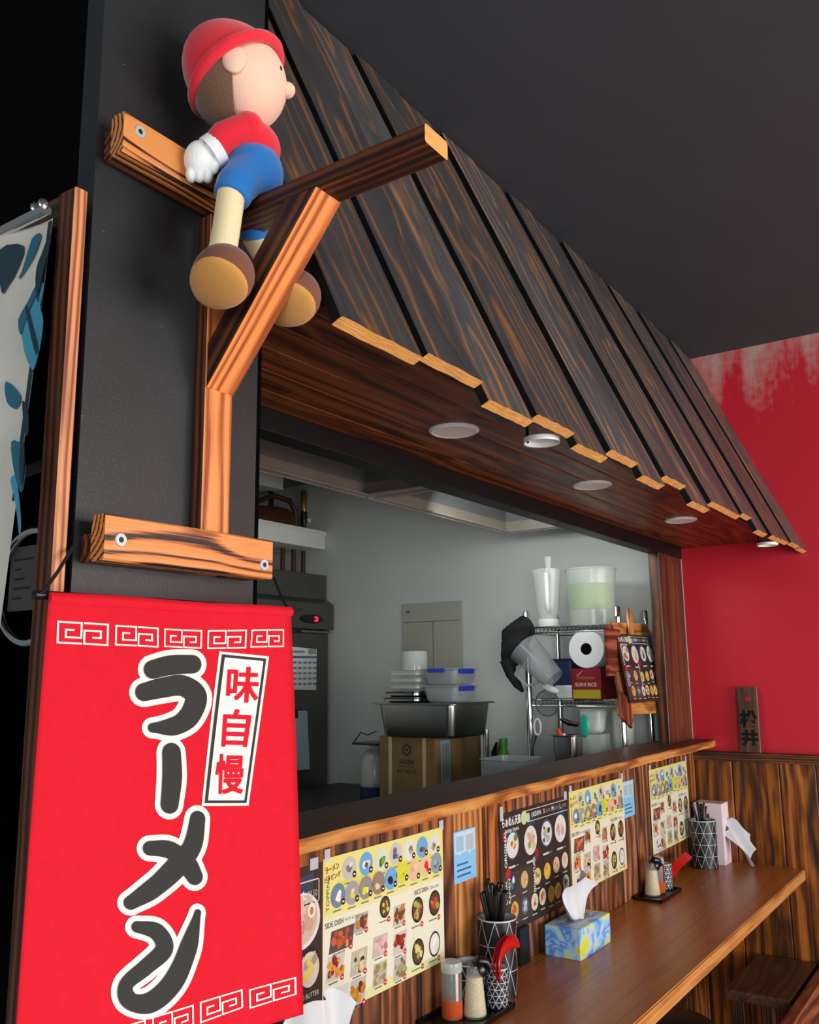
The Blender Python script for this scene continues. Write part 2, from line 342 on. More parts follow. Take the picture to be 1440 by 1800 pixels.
# ---------------------------------------------------------------- flat print on a plane
TXT = {}
def glyphs(s, bold=0.0, spacing=1.0):
    key = (s, bold, spacing)
    if key in TXT: return TXT[key]
    cu = bpy.data.curves.new('t', 'FONT'); cu.body = s; cu.size = 1; cu.resolution_u = 3; cu.offset = bold; cu.space_character = spacing
    o = bpy.data.objects.new('t', cu); COL.objects.link(o)
    me = bpy.data.meshes.new_from_object(o.evaluated_get(bpy.context.evaluated_depsgraph_get()))
    v = [(p.co.x, p.co.y) for p in me.vertices]; f = [tuple(p.vertices) for p in me.polygons]
    bpy.data.objects.remove(o); bpy.data.curves.remove(cu); bpy.data.meshes.remove(me)
    xs = [a for a, _ in v] or [0]; ys = [b2 for _, b2 in v] or [0]
    TXT[key] = (v, f, (min(xs), max(xs), min(ys), max(ys))); return TXT[key]
class Print:
    def __init__(s, O, U, V, eps=0.00012):
        s.O, s.U, s.V = Vector(O), Vector(U).normalized(), Vector(V).normalized(); s.N = s.U.cross(s.V); s.eps = eps; s.v = []; s.f = []; s.c = []
        s.bump = 0
    def pt(s, x, y, l): return s.O+s.U*x+s.V*y+s.N*(s.eps*(l+1))
    def poly(s, pts, col, l=0):
        i = len(s.v); s.v += [s.pt(x, y, l) for x, y in pts]; s.f.append(tuple(range(i, i+len(pts)))); s.c.append(H(col))
    def rect(s, x0, y0, x1, y1, col, l=0): s.poly([(x0, y0), (x1, y0), (x1, y1), (x0, y1)], col, l)
    def disc(s, x, y, rx, ry, col, l=0, n=20, rot=0):
        s.poly([(x+rx*math.cos(t)*math.cos(rot)-ry*math.sin(t)*math.sin(rot), y+rx*math.cos(t)*math.sin(rot)+ry*math.sin(t)*math.cos(rot)) for t in (2*math.pi*k/n for k in range(n))], col, l)
    def blob(s, x, y, r, col, l=0, n=11, rg=None, jit=0.3):
        rg = rg or random; s.poly([(x+r*(1+rg.uniform(-jit, jit))*math.cos(2*math.pi*k/n), y+r*(1+rg.uniform(-jit, jit))*math.sin(2*math.pi*k/n)) for k in range(n)], col, l)
    def text(s, t, x, y, h, col, l=0, w=None, rot=0, bold=0.0, align='L'):
        """x,y lower left (or centre) of the ink box, h ink height, w optional ink width"""
        v, f, (a, b2, c, d) = glyphs(t, bold)
        if not v: return
        k = h/max(d-c, 1e-6); kx = (w/(b2-a)) if w else k
        ox = -(b2-a)*kx/2 if align == 'C' else 0; i = len(s.v); cr, sr = math.cos(rot), math.sin(rot)
        for p, q in v:
            X = (p-a)*kx+ox; Y = (q-c)*k; s.v.append(s.pt(x+X*cr-Y*sr, y+X*sr+Y*cr, l))
        for g in f: s.f.append(tuple(i+z for z in g)); s.c.append(H(col))
    def build(s, name, parent, mat='print_ink'):
        me = bpy.data.meshes.new(name); off = ORG[parent.name]; me.from_pydata([tuple(p-off) for p in s.v], [], s.f)
        ca = me.color_attributes.new('col', 'FLOAT_COLOR', 'CORNER'); buf = []
        for p, c in zip(me.polygons, s.c): buf += [c[0]*.8, c[1]*.8, c[2]*.8, 1]*p.loop_total
        ca.data.foreach_set('color', buf); me.materials.append(M[mat])
        o = bpy.data.objects.new(name, me); COL.objects.link(o); o.parent = parent; ORG[o.name] = off; return o

# ================================================================ SETTING
XR = 3.533; YP = -0.347; CEIL = 2.715
def S(name, bm, mat, **k): return mk(name, bm, mat, kind='structure', **k)
S('floor', B(-3.5, XR, -5.2, 2.6, -0.05, 0), 'floor_tile')
S('ceiling', B(-3.5, XR+0.05, -5.2, 0.0, CEIL, CEIL+0.05), 'ceiling_paint')
wall_right = S('wall_right', B(XR, XR+0.08, -5.2, 0.0, 0, CEIL), 'red_wall_paint')
S('wall_kitchen', B(XR, XR+0.08, 0.0, 2.5, 0, CEIL), 'kitchen_paint')
S('wall_back', B(0.5, XR+0.08, 2.45, 2.53, 0, CEIL), 'kitchen_paint')
S('ceiling_kitchen', B(0.518, XR+0.05, 0.0, 2.5, 2.46, 2.5), 'hood_inside')
S('wall_left', B(0.518, 0.765, YP, YP+0.03, 0, CEIL), 'black_paint')
S('wall_doorway', B(0.518, 0.56, YP+0.03, 2.5, 1.945, CEIL), 'black_void')
S('added_partition', B(0.79, 0.82, -0.3, 1.0, 0, 2.46), 'black_void')  # added to keep hatch light out of the doorway; carries hoop and notice
S('wall_upper', B(0.765, XR, -0.055, 0.0, 1.945, CEIL), 'backing_black')
def zlist(x0, x1, n, j=0.0):
    return [x0+(x1-x0)*i/n for i in range(n+1)]
# counter wall with upright planks
wall_counter = S('wall_counter', B(0.77, XR, 0.012, 0.06, 0, 1.163), 'backing_black'); ORG[wall_counter.name] = Vector((0, 0, 0))
xs = [0.79, 0.93, 1.065, 1.21, 1.35, 1.49, 1.628, 1.766, 1.906, 2.05, 2.19, 2.33, 2.47, 2.61, 2.752, 2.885, 2.96, 3.1, 3.24, 3.37, 3.53]
PZ = (0, 0, 1)
for i, (a, c) in enumerate(zip(xs, xs[1:])):
    g = 0.016 if i in (7, 14) else 0.004
    plank('plank', 1.16, c-a-g, 0.014, frm(((a+c-g)/2, 0.006+random.uniform(-.0015, .0015), 0.58), PZ, (1, 0, 0)), 'pale_plank_wood' if i == 7 else 'wall_plank_wood', wall_counter)
# red wall wainscot
ORG[wall_right.name] = Vector((0, 0, 0))
ys = [0.0, -0.141, -0.309, -0.434, -0.58, -0.72, -0.86, -1.0, -1.14]
for a, c in zip(ys, ys[1:]):
    plank('plank', 1.113, a-c-0.004, 0.014, frm((XR-0.006, (a+c)/2, 0.5565), PZ, (0, 1, 0)), 'wall_plank_wood', wall_right)
plank('trim_1', 1.2, 0.034, 0.026, frm((XR-0.013, -0.6, 1.130), (0, 1, 0), (0, 0, 1)), 'dark_timber', kind='structure')
# header over the hatch and hatch post
S('trim_2', B(0.80, XR, -0.002, 0.05, 1.890, 1.96), 'header_black', bev=0.002)
plank('trim_3', 0.76, 0.27, 0.04, frm((XR-0.135, 0.022, 1.545), PZ, (1, 0, 0)), 'dark_timber', kind='structure')
# doorway jamb and lintel
plank('trim_4', 1.944, 0.015, 0.03, frm((0.5005, -0.338, 0.972), PZ, (1, 0, 0)), ['jamb_wood', 'shaded_side_timber'], kind='structure', sides=True)
plank('trim_5', 1.5, 0.036, 0.015, frm((0.5005, 0.426, 1.926), (0, 1, 0), (0, 0, 1)), 'umber_wood', kind='structure')
# ================================================================ AWNING
aw = root('wooden_awning', (0.765, 0, 1.93), 'sloping awning of charred dark boards over the serving hatch', 'awning')
D = Vector((0, -0.393, -0.869)).normalized(); NR = Vector((0, D.z, -D.y))
if NR.y > 0: NR = -NR
TOP = Vector((0, -0.097, 2.715)); SL = 0.954
boards = [(.766, .938, .979, 0), (.963, 1.112, .961, 0), (1.113, 1.258, .992, .004), (1.284, 1.430, .972, 0), (1.431, 1.572, .993, .004), (1.612, 1.760, .964, 0), (1.761, 1.905, .990, .004),
          (1.945, 2.090, .954, 0), (2.091, 2.235, .996, .004), (2.292, 2.440, .961, 0), (2.441, 2.596, .956, .003), (2.640, 2.752, .938, 0), (2.753, 2.882, .977, .004), (2.932, 3.075, .974, 0), (3.076, 3.222, .962, .003),
          (3.262, 3.392, .956, 0), (3.395, 3.530, .958, .003)]
for a, c, s, rec in boards:
    t0 = random.uniform(0.0, 0.012)
    p0 = TOP+D*(SL*t0); p1 = TOP+D*(SL*s); mid = (p0+p1)/2
    cen = Vector(((a+c)/2, mid.y, mid.z))-NR*(0.009+rec)
    plank('board', (p1-p0).length, c-a, 0.018, frm(cen, D, (1, 0, 0)), ['roof_wood', 'end_grain', 'charred_edge'], aw, endmat=True, jag=0.0014)
bm = bmesh.new(); b0 = TOP-NR*0.045; b1 = TOP+D*(SL*0.90)-NR*0.045
hexa(bm, [(0.77, b0.y, b0.z), (XR-.004, b0.y, b0.z), (XR-.004, b1.y, b1.z), (0.77, b1.y, b1.z)] + [(x, p.y+0.012, p.z+.006) for x, p in ((0.77, b0), (XR-.004, b0), (XR-.004, b1), (0.77, b1))])
bmesh.ops.recalc_face_normals(bm, faces=bm.faces); mk('backing_panel', bm, 'backing_black', aw)
for k in range(6):
    y1 = -0.002-0.0715*k; y0 = y1-0.069
    plank('soffit_board', XR-0.775, 0.069, 0.012, frm(((0.770+XR)/2, (y0+y1)/2, 1.939), (1, 0, 0), (0, 1, 0)), 'soffit_wood', aw)
mk('soffit_backing', B(0.77, XR-.003, -0.43, -0.002, 1.947, 1.955), 'backing_black', aw)
# downlights in the soffit
def downlight(x, y, lab):
    t = root('downlight', (x, y, 1.933), lab, 'light', 'white downlights in the soffit')
    bm = bmesh.new(); lathe(bm, [(0.040, -0.004), (0.046, -0.006), (0.051, -0.003), (0.051, 0.0)], (x, y, 1.933), 36); mk('trim_ring', bm, 'white_paint', t, True)
    bm = bmesh.new(); lathe(bm, [(0.0, -0.0045), (0.0405, -0.0045), (0.0405, -0.001)], (x, y, 1.933), 36); mk('lens', bm, 'downlight_lens', t, True)
downlight(1.475, -0.199, 'round white downlight in the wooden soffit, nearest of the three')
downlight(2.143, -0.211, 'round white downlight in the wooden soffit, middle of the three')
downlight(2.837, -0.223, 'round white downlight in the wooden soffit, closest to the red wall')
def strap(c, lab):
    t = root('hanging_ring', c, lab, 'ring', 'white rings under the board ends')
    bm = bmesh.new(); lathe(bm, [(.030, .004), (.030, -.004), (.033, -.005), (.034, .004), (.030, .004)], c, 32); mk('band', bm, 'white_paint', t, True)
    mk('stem', B(c[0]-.002, c[0]+.002, c[1]+.027, c[1]+.031, c[2], 1.933), 'charred_edge', t)
strap((1.430, -0.414, 1.866), 'curved white ring hanging under the awning edge left of centre')
strap((3.130, -0.420, 1.867), 'curved white ring hanging under the awning edge near the red wall')

# ================================================================ BRACKET ON THE PILLAR
br = root('timber_bracket', (0.64, YP, 1.58), 'orange-brown timber sign bracket with diagonal brace screwed to the black pillar', 'bracket')
PX0, PX1 = 0.6626, 0.7045; pxm = (PX0+PX1)/2
timber('post', (pxm, YP-0.0105, 1.562), (pxm, YP-0.0105, 1.985), 0.042, 0.021, (1, 0, 0), ['oiled_timber', 'shaded_side_timber'], br, sides=True)
timber('arm', (pxm, YP-0.0215, 1.975), (pxm, -0.669, 1.975), 0.042, 0.0205, (1, 0, 0), ['dark_timber', 'end_grain', 'shaded_side_timber'], br, endmat=True, sides=True)
# brace: mitred
bm = bmesh.new(); q0 = (-0.529, 1.9645); q1 = (-0.3685, 1.772); thk = 0.040
prof = [q0, q1, (-0.3685, 1.772+0.052), (-0.529+0.044, 1.9645)]
v = [[bm.verts.new((x, y, z)) for y, z in prof] for x in (PX0, PX1)]
for k in range(4): bm.faces.new((v[0][k], v[0][(k+1) % 4], v[1][(k+1) % 4], v[1][k]))
bm.faces.new(v[0][::-1]); bm.faces.new(v[1]); bmesh.ops.recalc_face_normals(bm, faces=bm.faces)
dirb = Vector((0, q1[0]-q0[0], q1[1]-q0[1])).normalized(); MB = frm((pxm, (q0[0]+q1[0])/2, (q0[1]+q1[1])/2), dirb, (1, 0, 0))
bmesh.ops.transform(bm, matrix=MB.inverted(), verts=bm.verts)
bm.normal_update()
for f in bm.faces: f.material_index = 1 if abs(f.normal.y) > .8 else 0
me = bpy.data.meshes.new('brace'); bm.to_mesh(me); bm.free(); me.materials.append(M['oiled_timber']); me.materials.append(M['shaded_side_timber'])
o = bpy.data.objects.new('brace', me); COL.objects.link(o); o.parent = br; o.matrix_basis = Matrix.Translation(-br.location) @ MB
timber('lower_beam', (0.522, -0.379, 1.582), (0.753, -0.379, 1.582), 0.045, 0.0205, (0, 0, 1), 'scorched_timber', br)
timber('packing_block', (0.527, YP-0.0105, 1.574), (0.660, YP-0.0105, 1.574), 0.028, 0.021, (0, 0, 1), 'dark_timber', br)
timber('packing_block', (0.707, YP-0.0105, 1.574), (0.750, YP-0.0105, 1.574), 0.028, 0.021, (0, 0, 1), 'dark_timber', br)
timber('upper_beam', (0.522, -0.376, 2.010), (0.752, -0.376, 2.010), 0.046, 0.0205, (0, 0, 1), 'scorched_timber', br)
timber('packing_block', (0.528, YP-0.009, 2.008), (0.75, YP-0.009, 2.008), 0.036, 0.018, (0, 0, 1), 'dark_timber', br)
def screw(u, v_, y):
    p = onY(u, v_, y); bm = bmesh.new(); lathe(bm, [(0.0068, 0.001), (0.0068, -0.0006), (0.0062, -0.0014), (0.0030, -0.0014), (0.0026, -0.0009)], p, 22, 'Y'); s_ = mk('screw', bm, 'screw_zinc', br, True)
    bm = bmesh.new(); lathe(bm, [(0.0028, 0.0), (0.0028, -0.00155)], p, 6, 'Y'); mk('socket', bm, 'screw_hole', s_)
screw(246, 232, -0.3863); screw(212, 949, -0.3893); screw(464, 993, -0.3893)

# ================================================================ BANNER
BK = 0.146
def bpt(u, v_, lift=0.0):
    d = ray(u, v_); t = (0.70-BK*0.075)/(d.y-BK*d.z); p = CAM+d*t
    rip = 0.0024*math.sin(p.x*30+p.z*3.0)
    return p+Vector((0, -1, 0.146)).normalized()*(rip+lift)
bn = root('fabric_banner', (0.61, -0.40, 1.526), 'bright red hanging cloth banner with large black brush lettering on the pillar', 'banner')
c4 = ((88, 1041), (510, 1068), (533, 1783), (20, 1948))
def bil(q, s, t):
    return tuple((q[0][k]*(1-s)+q[1][k]*s)*(1-t)+(q[3][k]*(1-s)+q[2][k]*s)*t for k in (0, 1))
bm = bmesh.new(); nu, nv = 40, 60
g = [[bm.verts.new(bpt(*bil(c4, i/nu, j/nv))) for i in range(nu+1)] for j in range(nv+1)]
for j in range(nv):
    for i in range(nu): bm.faces.new((g[j][i], g[j+1][i], g[j+1][i+1], g[j][i+1]))
o = mk('cloth', bm, 'red_cloth', bn, True); md = o.modifiers.new('thick', 'SOLIDIFY'); md.thickness = 0.0008; md.offset = -1
# top hem seam (a doubled strip)
bm = bmesh.new(); hq = ((88, 1041), (510, 1068), (511, 1084), (87, 1062))
g = [[bm.verts.new(bpt(*bil(hq, i/nu, j/4), 0.0012+0.003*math.sin(math.pi*j/4))) for i in range(nu+1)] for j in range(5)]
for j in range(4):
    for i in range(nu): bm.faces.new((g[j][i], g[j+1][i], g[j+1][i+1], g[j][i+1]))
mk('hem', bm, 'red_cloth', bn, True)
pr0 = onY(60, 1045, -0.3935); pr1 = onY(514, 1074, -0.3935)
bm = bmesh.new(); tube(bm, [pr0, pr1], 0.0042, 12); mk('rod', bm, 'black_plastic', bn, True)
for (u0, v0), (u1, v1) in (((74, 1043), (128, 962)), ((506, 1070), (482, 1016))):
    a = onY(u0, v0, -0.398); c = onY(u1, v1, -0.358); bm = bmesh.new(); tube(bm, [a, a.lerp(c, 0.5)+Vector((0, 0, -0.002)), c], 0.0017, 8); mk('cord', bm, 'cord_black', bn, True)
bm = bmesh.new(); tube(bm, [onY(u, v_, -0.397) for u, v_ in ((509, 1076), (518, 1069), (524, 1076), (530, 1070), (522, 1072))], 0.0012, 6); mk('cord_knot', bm, 'cord_black', bn, True)
BL_ = [0.0005]
def ribbon(bm, pts, rads, lift, sub=7):
    """smooth brush stroke in photo pixels"""
    P = [Vector(p) for p in pts]; n = len(P); pp, rr = [], []
    for i in range(n-1):
        a, b2, c, d = P[max(i-1, 0)], P[i], P[i+1], P[min(i+2, n-1)]
        for k in range(sub):
            t = k/sub; pp.append(0.5*((2*b2)+(c-a)*t+(2*a-5*b2+4*c-d)*t*t+(3*b2-a-3*c+d)*t**3)); rr.append(rads[i]+(rads[i+1]-rads[i])*(t*t*(3-2*t)))
    pp.append(P[-1]); rr.append(rads[-1])
    L, R_ = [], []
    for i, p in enumerate(pp):
        d = (pp[min(i+1, len(pp)-1)]-pp[max(i-1, 0)]).normalized(); nn = Vector((-d.y, d.x)); L.append(p+nn*rr[i]); R_.append(p-nn*rr[i])
    vL = [bm.verts.new(bpt(x, y, lift)) for x, y in L]; vR = [bm.verts.new(bpt(x, y, lift)) for x, y in R_]
    for i in range(len(pp)-1): bm.faces.new((vL[i], vL[i+1], vR[i+1], vR[i]))
    for e, sg in ((0, -1), (-1, 1)):
        p = pp[e]; d = (pp[1]-pp[0] if e == 0 else pp[-1]-pp[-2]).normalized()*sg; nn = Vector((-d.y, d.x)); cv = []
        for k in range(1, 10):
            a = math.pi*k/10; q = p+nn*math.cos(a)*rr[e]+d*math.sin(a)*rr[e]; cv.append(bm.verts.new(bpt(q.x, q.y, lift)))
        st, en = (vL[0], vR[0]) if (e == 0) == (sg == 1) else (vR[0], vL[0])
        if e == -1: st, en = vL[-1], vR[-1]
        bm.faces.new([st]+cv+[en])
def Z(*pts): return [(x/2.307, 1020+y/2.307) for x, y in pts]
strokes = [
    (Z((612, 364), (690, 345), (782, 340)), (38, 40, 38)),
    (Z((575, 456), (660, 436), (740, 428), (796, 470), (770, 548), (705, 592), (610, 600)), (37, 41, 43, 46, 44, 38, 20)),
    (Z((690, 700), (692, 800), (680, 910)), (40, 42, 38)),
    (Z((800, 968), (775, 1080), (700, 1170), (610, 1250), (522, 1308)), (33, 40, 45, 40, 29)),
    (Z((598, 1088), (680, 1095), (750, 1150), (785, 1202)), (30, 36, 42, 35)),
    (Z((548, 1406), (625, 1426), (655, 1495), (580, 1570), (505, 1640), (520, 1705), (600, 1712), (690, 1630), (752, 1500), (797, 1348)), (24, 34, 36, 32, 28, 36, 42, 42, 38, 14)),
]
bmW = bmesh.new(); bmK = bmesh.new()
for i, (pts, rads) in enumerate(strokes):
    ribbon(bmW, pts, [(r_+23)/2.307 for r_ in rads], 0.0006+i*0.00003); ribbon(bmK, pts, [r_/2.307 for r_ in rads], 0.0014+i*0.00003)
# small box of red characters
def quadface(bm, q, lift, n=14):
    g = [[bm.verts.new(bpt(*bil(q, i/n, j/n), lift)) for i in range(n+1)] for j in range(n+1)]
    for j in range(n):
        for i in range(n): bm.faces.new((g[j][i], g[j+1][i], g[j+1][i+1], g[j][i+1]))
def Z2(*pts): return [(340+x/5.625, 1120+y/5.625) for x, y in pts]
bx = Z2((266, 138), (730, 195), (553, 1665), (86, 1668)); ins = lambda q, a, c: [bil(q, s, t) for s, t in ((a, c), (1-a, c), (1-a, 1-c), (a, 1-c))]
quadface(bmW, bx, 0.0006); quadface(bmK, ins(bx, 0.055, 0.017), 0.0011)
bm = bmesh.new(); quadface(bm, ins(bx, 0.115, 0.036), 0.0016); mk('print_panel', bm, 'print_white', bn, True)
bmR = bmesh.new()
for ch, q in (('味', Z2((338, 285), (642, 300), (622, 655), (318, 645))), ('自', Z2((300, 705), (572, 720), (525, 1092), (278, 1085))), ('慢', Z2((225, 1150), (515, 1158), (490, 1550), (212, 1556)))):
    v_, f_, (a, b2, c, d) = glyphs(ch, 0.004)
    for ci, (ox, oy) in enumerate(((0, 0), (.024, 0), (-.024, 0), (.012, .018), (-.012, .018), (.012, -.018), (-.012, -.018))):
        vv = [bmR.verts.new(bpt(*bil(q, (x-a)/(b2-a)*.95+.025+ox, (1-(y-c)/(d-c))*.96+.02+oy), 0.0021+ci*.00002)) for x, y in v_]
        for ff in f_:
            try: bmR.faces.new([vv[k] for k in ff])
            except ValueError: pass
# meander borders
pathL = [(0.0, 0.0), (1, 0), (1, .72), (.36, .72), (.36, .40), (.62, .40)]; 
def mline(bm, q, path, wd, lift):
    P = [Vector(p) for p in path]
    for a, b2 in zip(P, P[1:]):
        d = (b2-a).normalized(); nn = Vector((-d.y, d.x)); a2 = a-d*wd; b3 = b2+d*wd
        vs_ = [bm.verts.new(bpt(*bil(q, *p), lift)) for p in (a2+nn*wd, a2-nn*wd, b3-nn*wd, b3+nn*wd)]; bm.faces.new(vs_); lift += 0.000012
def meander(q):
    mid0 = bil(q, .47, 0); mid1 = bil(q, .47, 1); m2 = bil(q, .53, 0); m3 = bil(q, .53, 1)
    ql = (q[0], mid0, mid1, q[3]); qr = (m2, q[1], q[2], m3)
    mline(bmW, ql, [(.66, .62), (.38, .62), (.38, .32), (.70, .32), (.70, .32), (.98, .32)][:4] + [(.70, .62)], .035, 0.0007) if False else None
    mline(bmW, ql, [(1, 1), (0, 1), (0, 0), (1, 0), (1, .72), (.34, .72), (.34, .36), (.66, .36)], .042, 0.0007)
    mline(bmW, qr, [(0, 0), (1, 0), (1, 1), (0, 1), (0, .36), (.70, .36), (.70, .68), (.38, .68)], .042, 0.0007)
for q in (((236, 168), (430, 182), (428, 265), (234, 252)), ((463, 187), (637, 196), (636, 271), (461, 263)), ((668, 199), (822, 204), (820, 274), (666, 268)), ((850, 204), (995, 204), (993, 274), (848, 275)), ((1018, 204), (1142, 203), (1141, 270), (1014, 271)),
          ((1018, 1662), (1195, 1612), (1197, 1678), (1020, 1735)), ((808, 1712), (985, 1662), (987, 1732), (808, 1793)), ((612, 1772), (775, 1724), (776, 1800), (612, 1860)), ((420, 1835), (580, 1785), (580, 1865), (420, 1915))):
    meander(Z(*q))
for bmx, mt, nm in ((bmW, 'print_white', 'print_outline'), (bmK, 'print_black', 'print_lettering'), (bmR, 'print_red', 'print_characters')):
    bmx.normal_update(); mk(nm, bmx, mt, bn)

# ================================================================ LEDGE AND COUNTER
bm = bmesh.new(); nL = 46; hl = (3.565-0.775)/2; top_, bot_ = [], []
for i in range(nL+1):
    x = -hl+2*hl*i/nL; wob = 0.004*math.sin(i*1.3)+0.003*math.sin(i*0.47+1)+(0.028*(1-i/nL)); fy = -0.092-wob*0.7+0.012
    top_.append((bm.verts.new((x, 0.094, 0.0125)), bm.verts.new((x, fy-0.0, 0.0125)), bm.verts.new((x, fy-0.004, 0.008)), bm.verts.new((x, fy-0.003+0.002*math.sin(i*2.1), -0.011)), bm.verts.new((x, 0.094, -0.0125))))
for a, c in zip(top_, top_[1:]):
    for k in range(5): bm.faces.new((a[k], a[(k+1) % 5], c[(k+1) % 5], c[k]))
bm.faces.new(top_[0]); bm.faces.new(top_[-1][::-1]); bmesh.ops.recalc_face_normals(bm, faces=bm.faces)
for f in bm.faces:
    f.material_index = 1 if f.normal.z > 0.8 else 0
ledge = mk('serving_ledge', bm, ['ledge_wood', 'dark_ledge']if 'dark_ledge' in M else ['ledge_wood', 'table_wood'])
ledge.location = (0.775+hl, 0, 1.1755); tag(ledge, 'long narrow timber serving ledge with a rough pale front edge under the hatch', 'ledge')
TZ = 0.7515
bm = bmesh.new(); hx = (XR-0.004-0.75)/2
box(bm, -hx, hx, -0.184, 0.184, -0.019, 0.019); bmesh.ops.bevel(bm, geom=list(bm.edges), offset=0.003, segments=2, affect='EDGES'); bm.normal_update()
for f in bm.faces: f.material_index = 1 if f.normal.y < -0.7 else 0
counter = mk('dining_counter', bm, ['table_wood', 'ledge_wood']); counter.location = (0.75+hx, -0.184, TZ-0.019)
tag(counter, 'brown wall-fixed dining counter with a pale front edge along the planked wall', 'counter')

# ================================================================ MENUS
rg = random.Random(3)
def sheet(name, label, cat, x0, x1, z0, z1, mat, group=None, y=-0.0035):
    t = root(name, ((x0+x1)/2, y, z0), label, cat, group)
    mk('sheet', B(x0, x1, y-0.0006, y, z0, z1), mat, t)
    return t, Print((x0, y-0.0006, z0), (1, 0, 0), (0, 0, 1))
plain('menu_cream', '#dcddc6', 0.35); plain('menu_black', '#2b2724', 0.35); plain('notice_blue', '#7fbce6', 0.4); plain('tape', '#dfe6ee', 0.3, alpha=0.45)
MW, MH = 0.404, 0.272
def nrm(u, v_, x0=1.307, z0=0.847):
    p = onY(u, v_, -0.004); return (p.x-x0), (p.z-z0)
def plate(p, x, y, r, rim, food, l=2, inner=None):
    p.disc(x, y, r, r, rim, l, 22); p.disc(x, y, r*0.82, r*0.82, inner or rim, l+1, 18)
    for c in food: p.blob(x+rg.uniform(-.3, .3)*r, y+rg.uniform(-.3, .3)*r, r*rg.uniform(.22, .42), c, l+2+rg.random()*0.8, 9, rg)
def food_tray(p, x, y, wd, ht, rim, food, l=2):
    wd *= 1.22; ht *= 1.25; sk = 0.1*wd; p.poly([(x-wd/2, y-ht/2), (x+wd/2-sk, y-ht/2), (x+wd/2, y+ht/2), (x-wd/2+sk, y+ht/2)], rim, l)
    for i in range(18): p.blob(x+rg.uniform(-.36, .36)*wd, y+rg.uniform(-.32, .32)*ht, ht*rg.uniform(.08, .2), rg.choice(food), l+1+rg.random(), 8, rg)
def tag_price(p, x, y, r=0.0055): p.disc(x, y, r, r, '#d8283e', 5, 14); p.rect(x-r*.5, y-r*.25, x+r*.5, y+r*.25, '#f6d8d8', 6)
TOPR = [((614, 1526), '#c9cfc4', ['#8f8078', '#b7a69e', '#6f6258', '#e6ece8']), ((643.4, 1518), '#6fb2e6', ['#ffffff', '#efe6dc', '#7a5a3a']), ((671, 1511), '#e2e8da', ['#4f9a34', '#6cb044', '#3f7a2c']), ((696, 1500), '#cfd2c8', ['#6a6f86', '#7f849a', '#575c72']),
        ((719.6, 1494), '#e8ebe2', ['#8a8060', '#bdb294']), ((742, 1489), '#6fb4ea', ['#6a4a30', '#8a6240']), ((763, 1483), '#e4e8e0', ['#a89478', '#8a785e', '#ccd2c6']),
        ((594, 1574), '#6f8ea6', ['#ffffff', '#e0853a', '#ffffff']), ((619, 1569), '#a7abac', ['#e8e04a', '#f2f0b0']), ((642.6, 1560), '#9c958c', ['#dff040', '#c6e020', '#e8f880']), ((665, 1552), '#9a8678', ['#f2dc9a', '#e6c878']), ((687, 1544), '#6db6ea', ['#1a2026', '#243038']),
        ((707, 1533), '#dfe24a', ['#f0f020', '#c8cc10', '#e6e840']), ((728, 1530), '#eacaa0', ['#f4d8b0', '#dcb080']), ((748, 1522), '#e8d2a0', ['#f02020', '#e01818', '#f84040']), ((767, 1517), '#8fa6b0', ['#6a8a90', '#a8b8b0', '#4a6a6c'])]
SIDE = [((601, 1650), .062, .030, '#5a5048', ['#d8663a', '#e88a54', '#c4502c']), ((635, 1621), .036, .026, '#b9b4a8', ['#6a3a28', '#8a4a30', '#d2823a']), ((702, 1608), .036, .030, '#cfc8b8', ['#a06a34', '#c08a48', '#7a4a20']), ((668, 1662), .042, .030, '#c9c4bc', ['#e0a0a0', '#f0c8c4', '#c88080']),
        ((703, 1657), .040, .032, '#d8d0c4', ['#a03a22', '#c45030', '#8a2a18']), ((590, 1700), .044, .034, '#d4d2ca', ['#d8862c', '#e8a048', '#8a2a2a']), ((631, 1690), .044, .034, '#c8c2b0', ['#e6dab0', '#d2c290', '#2a2a28']), ((668, 1711), .040, .032, '#c4c0b0', ['#a89068', '#d0b88c', '#8a9a58']),
        ((703, 1701), .038, .032, '#c8c6ba', ['#8a8460', '#b0a880', '#6a6a48']), ((629, 1743), .042, .036, '#c9c8c4', ['#e0a030', '#c88420', '#6a2a2a']), ((599, 1757), .040, .036, '#e2e4e4', ['#f4f6f4', '#2a2a2c', '#e0e0dc'])]
BOWL = [((676.6, 1594), .0205, '#23262c', ['#e0c030', '#f0d858', '#6a7040']), ((734, 1599), .0250, '#1f2220', ['#d84858', '#c07a48', '#a8c050', '#e0a878']), ((764, 1587), .0255, '#22241f', ['#e03a40', '#a85a38', '#98b040', '#d89060']), ((735, 1673), .0255, '#202820', ['#c8b848', '#a8a040', '#d06030', '#e8dc90']), ((764, 1659), .0250, '#2a3038', ['#f4efe4', '#ffffff', '#ece4d4'])]
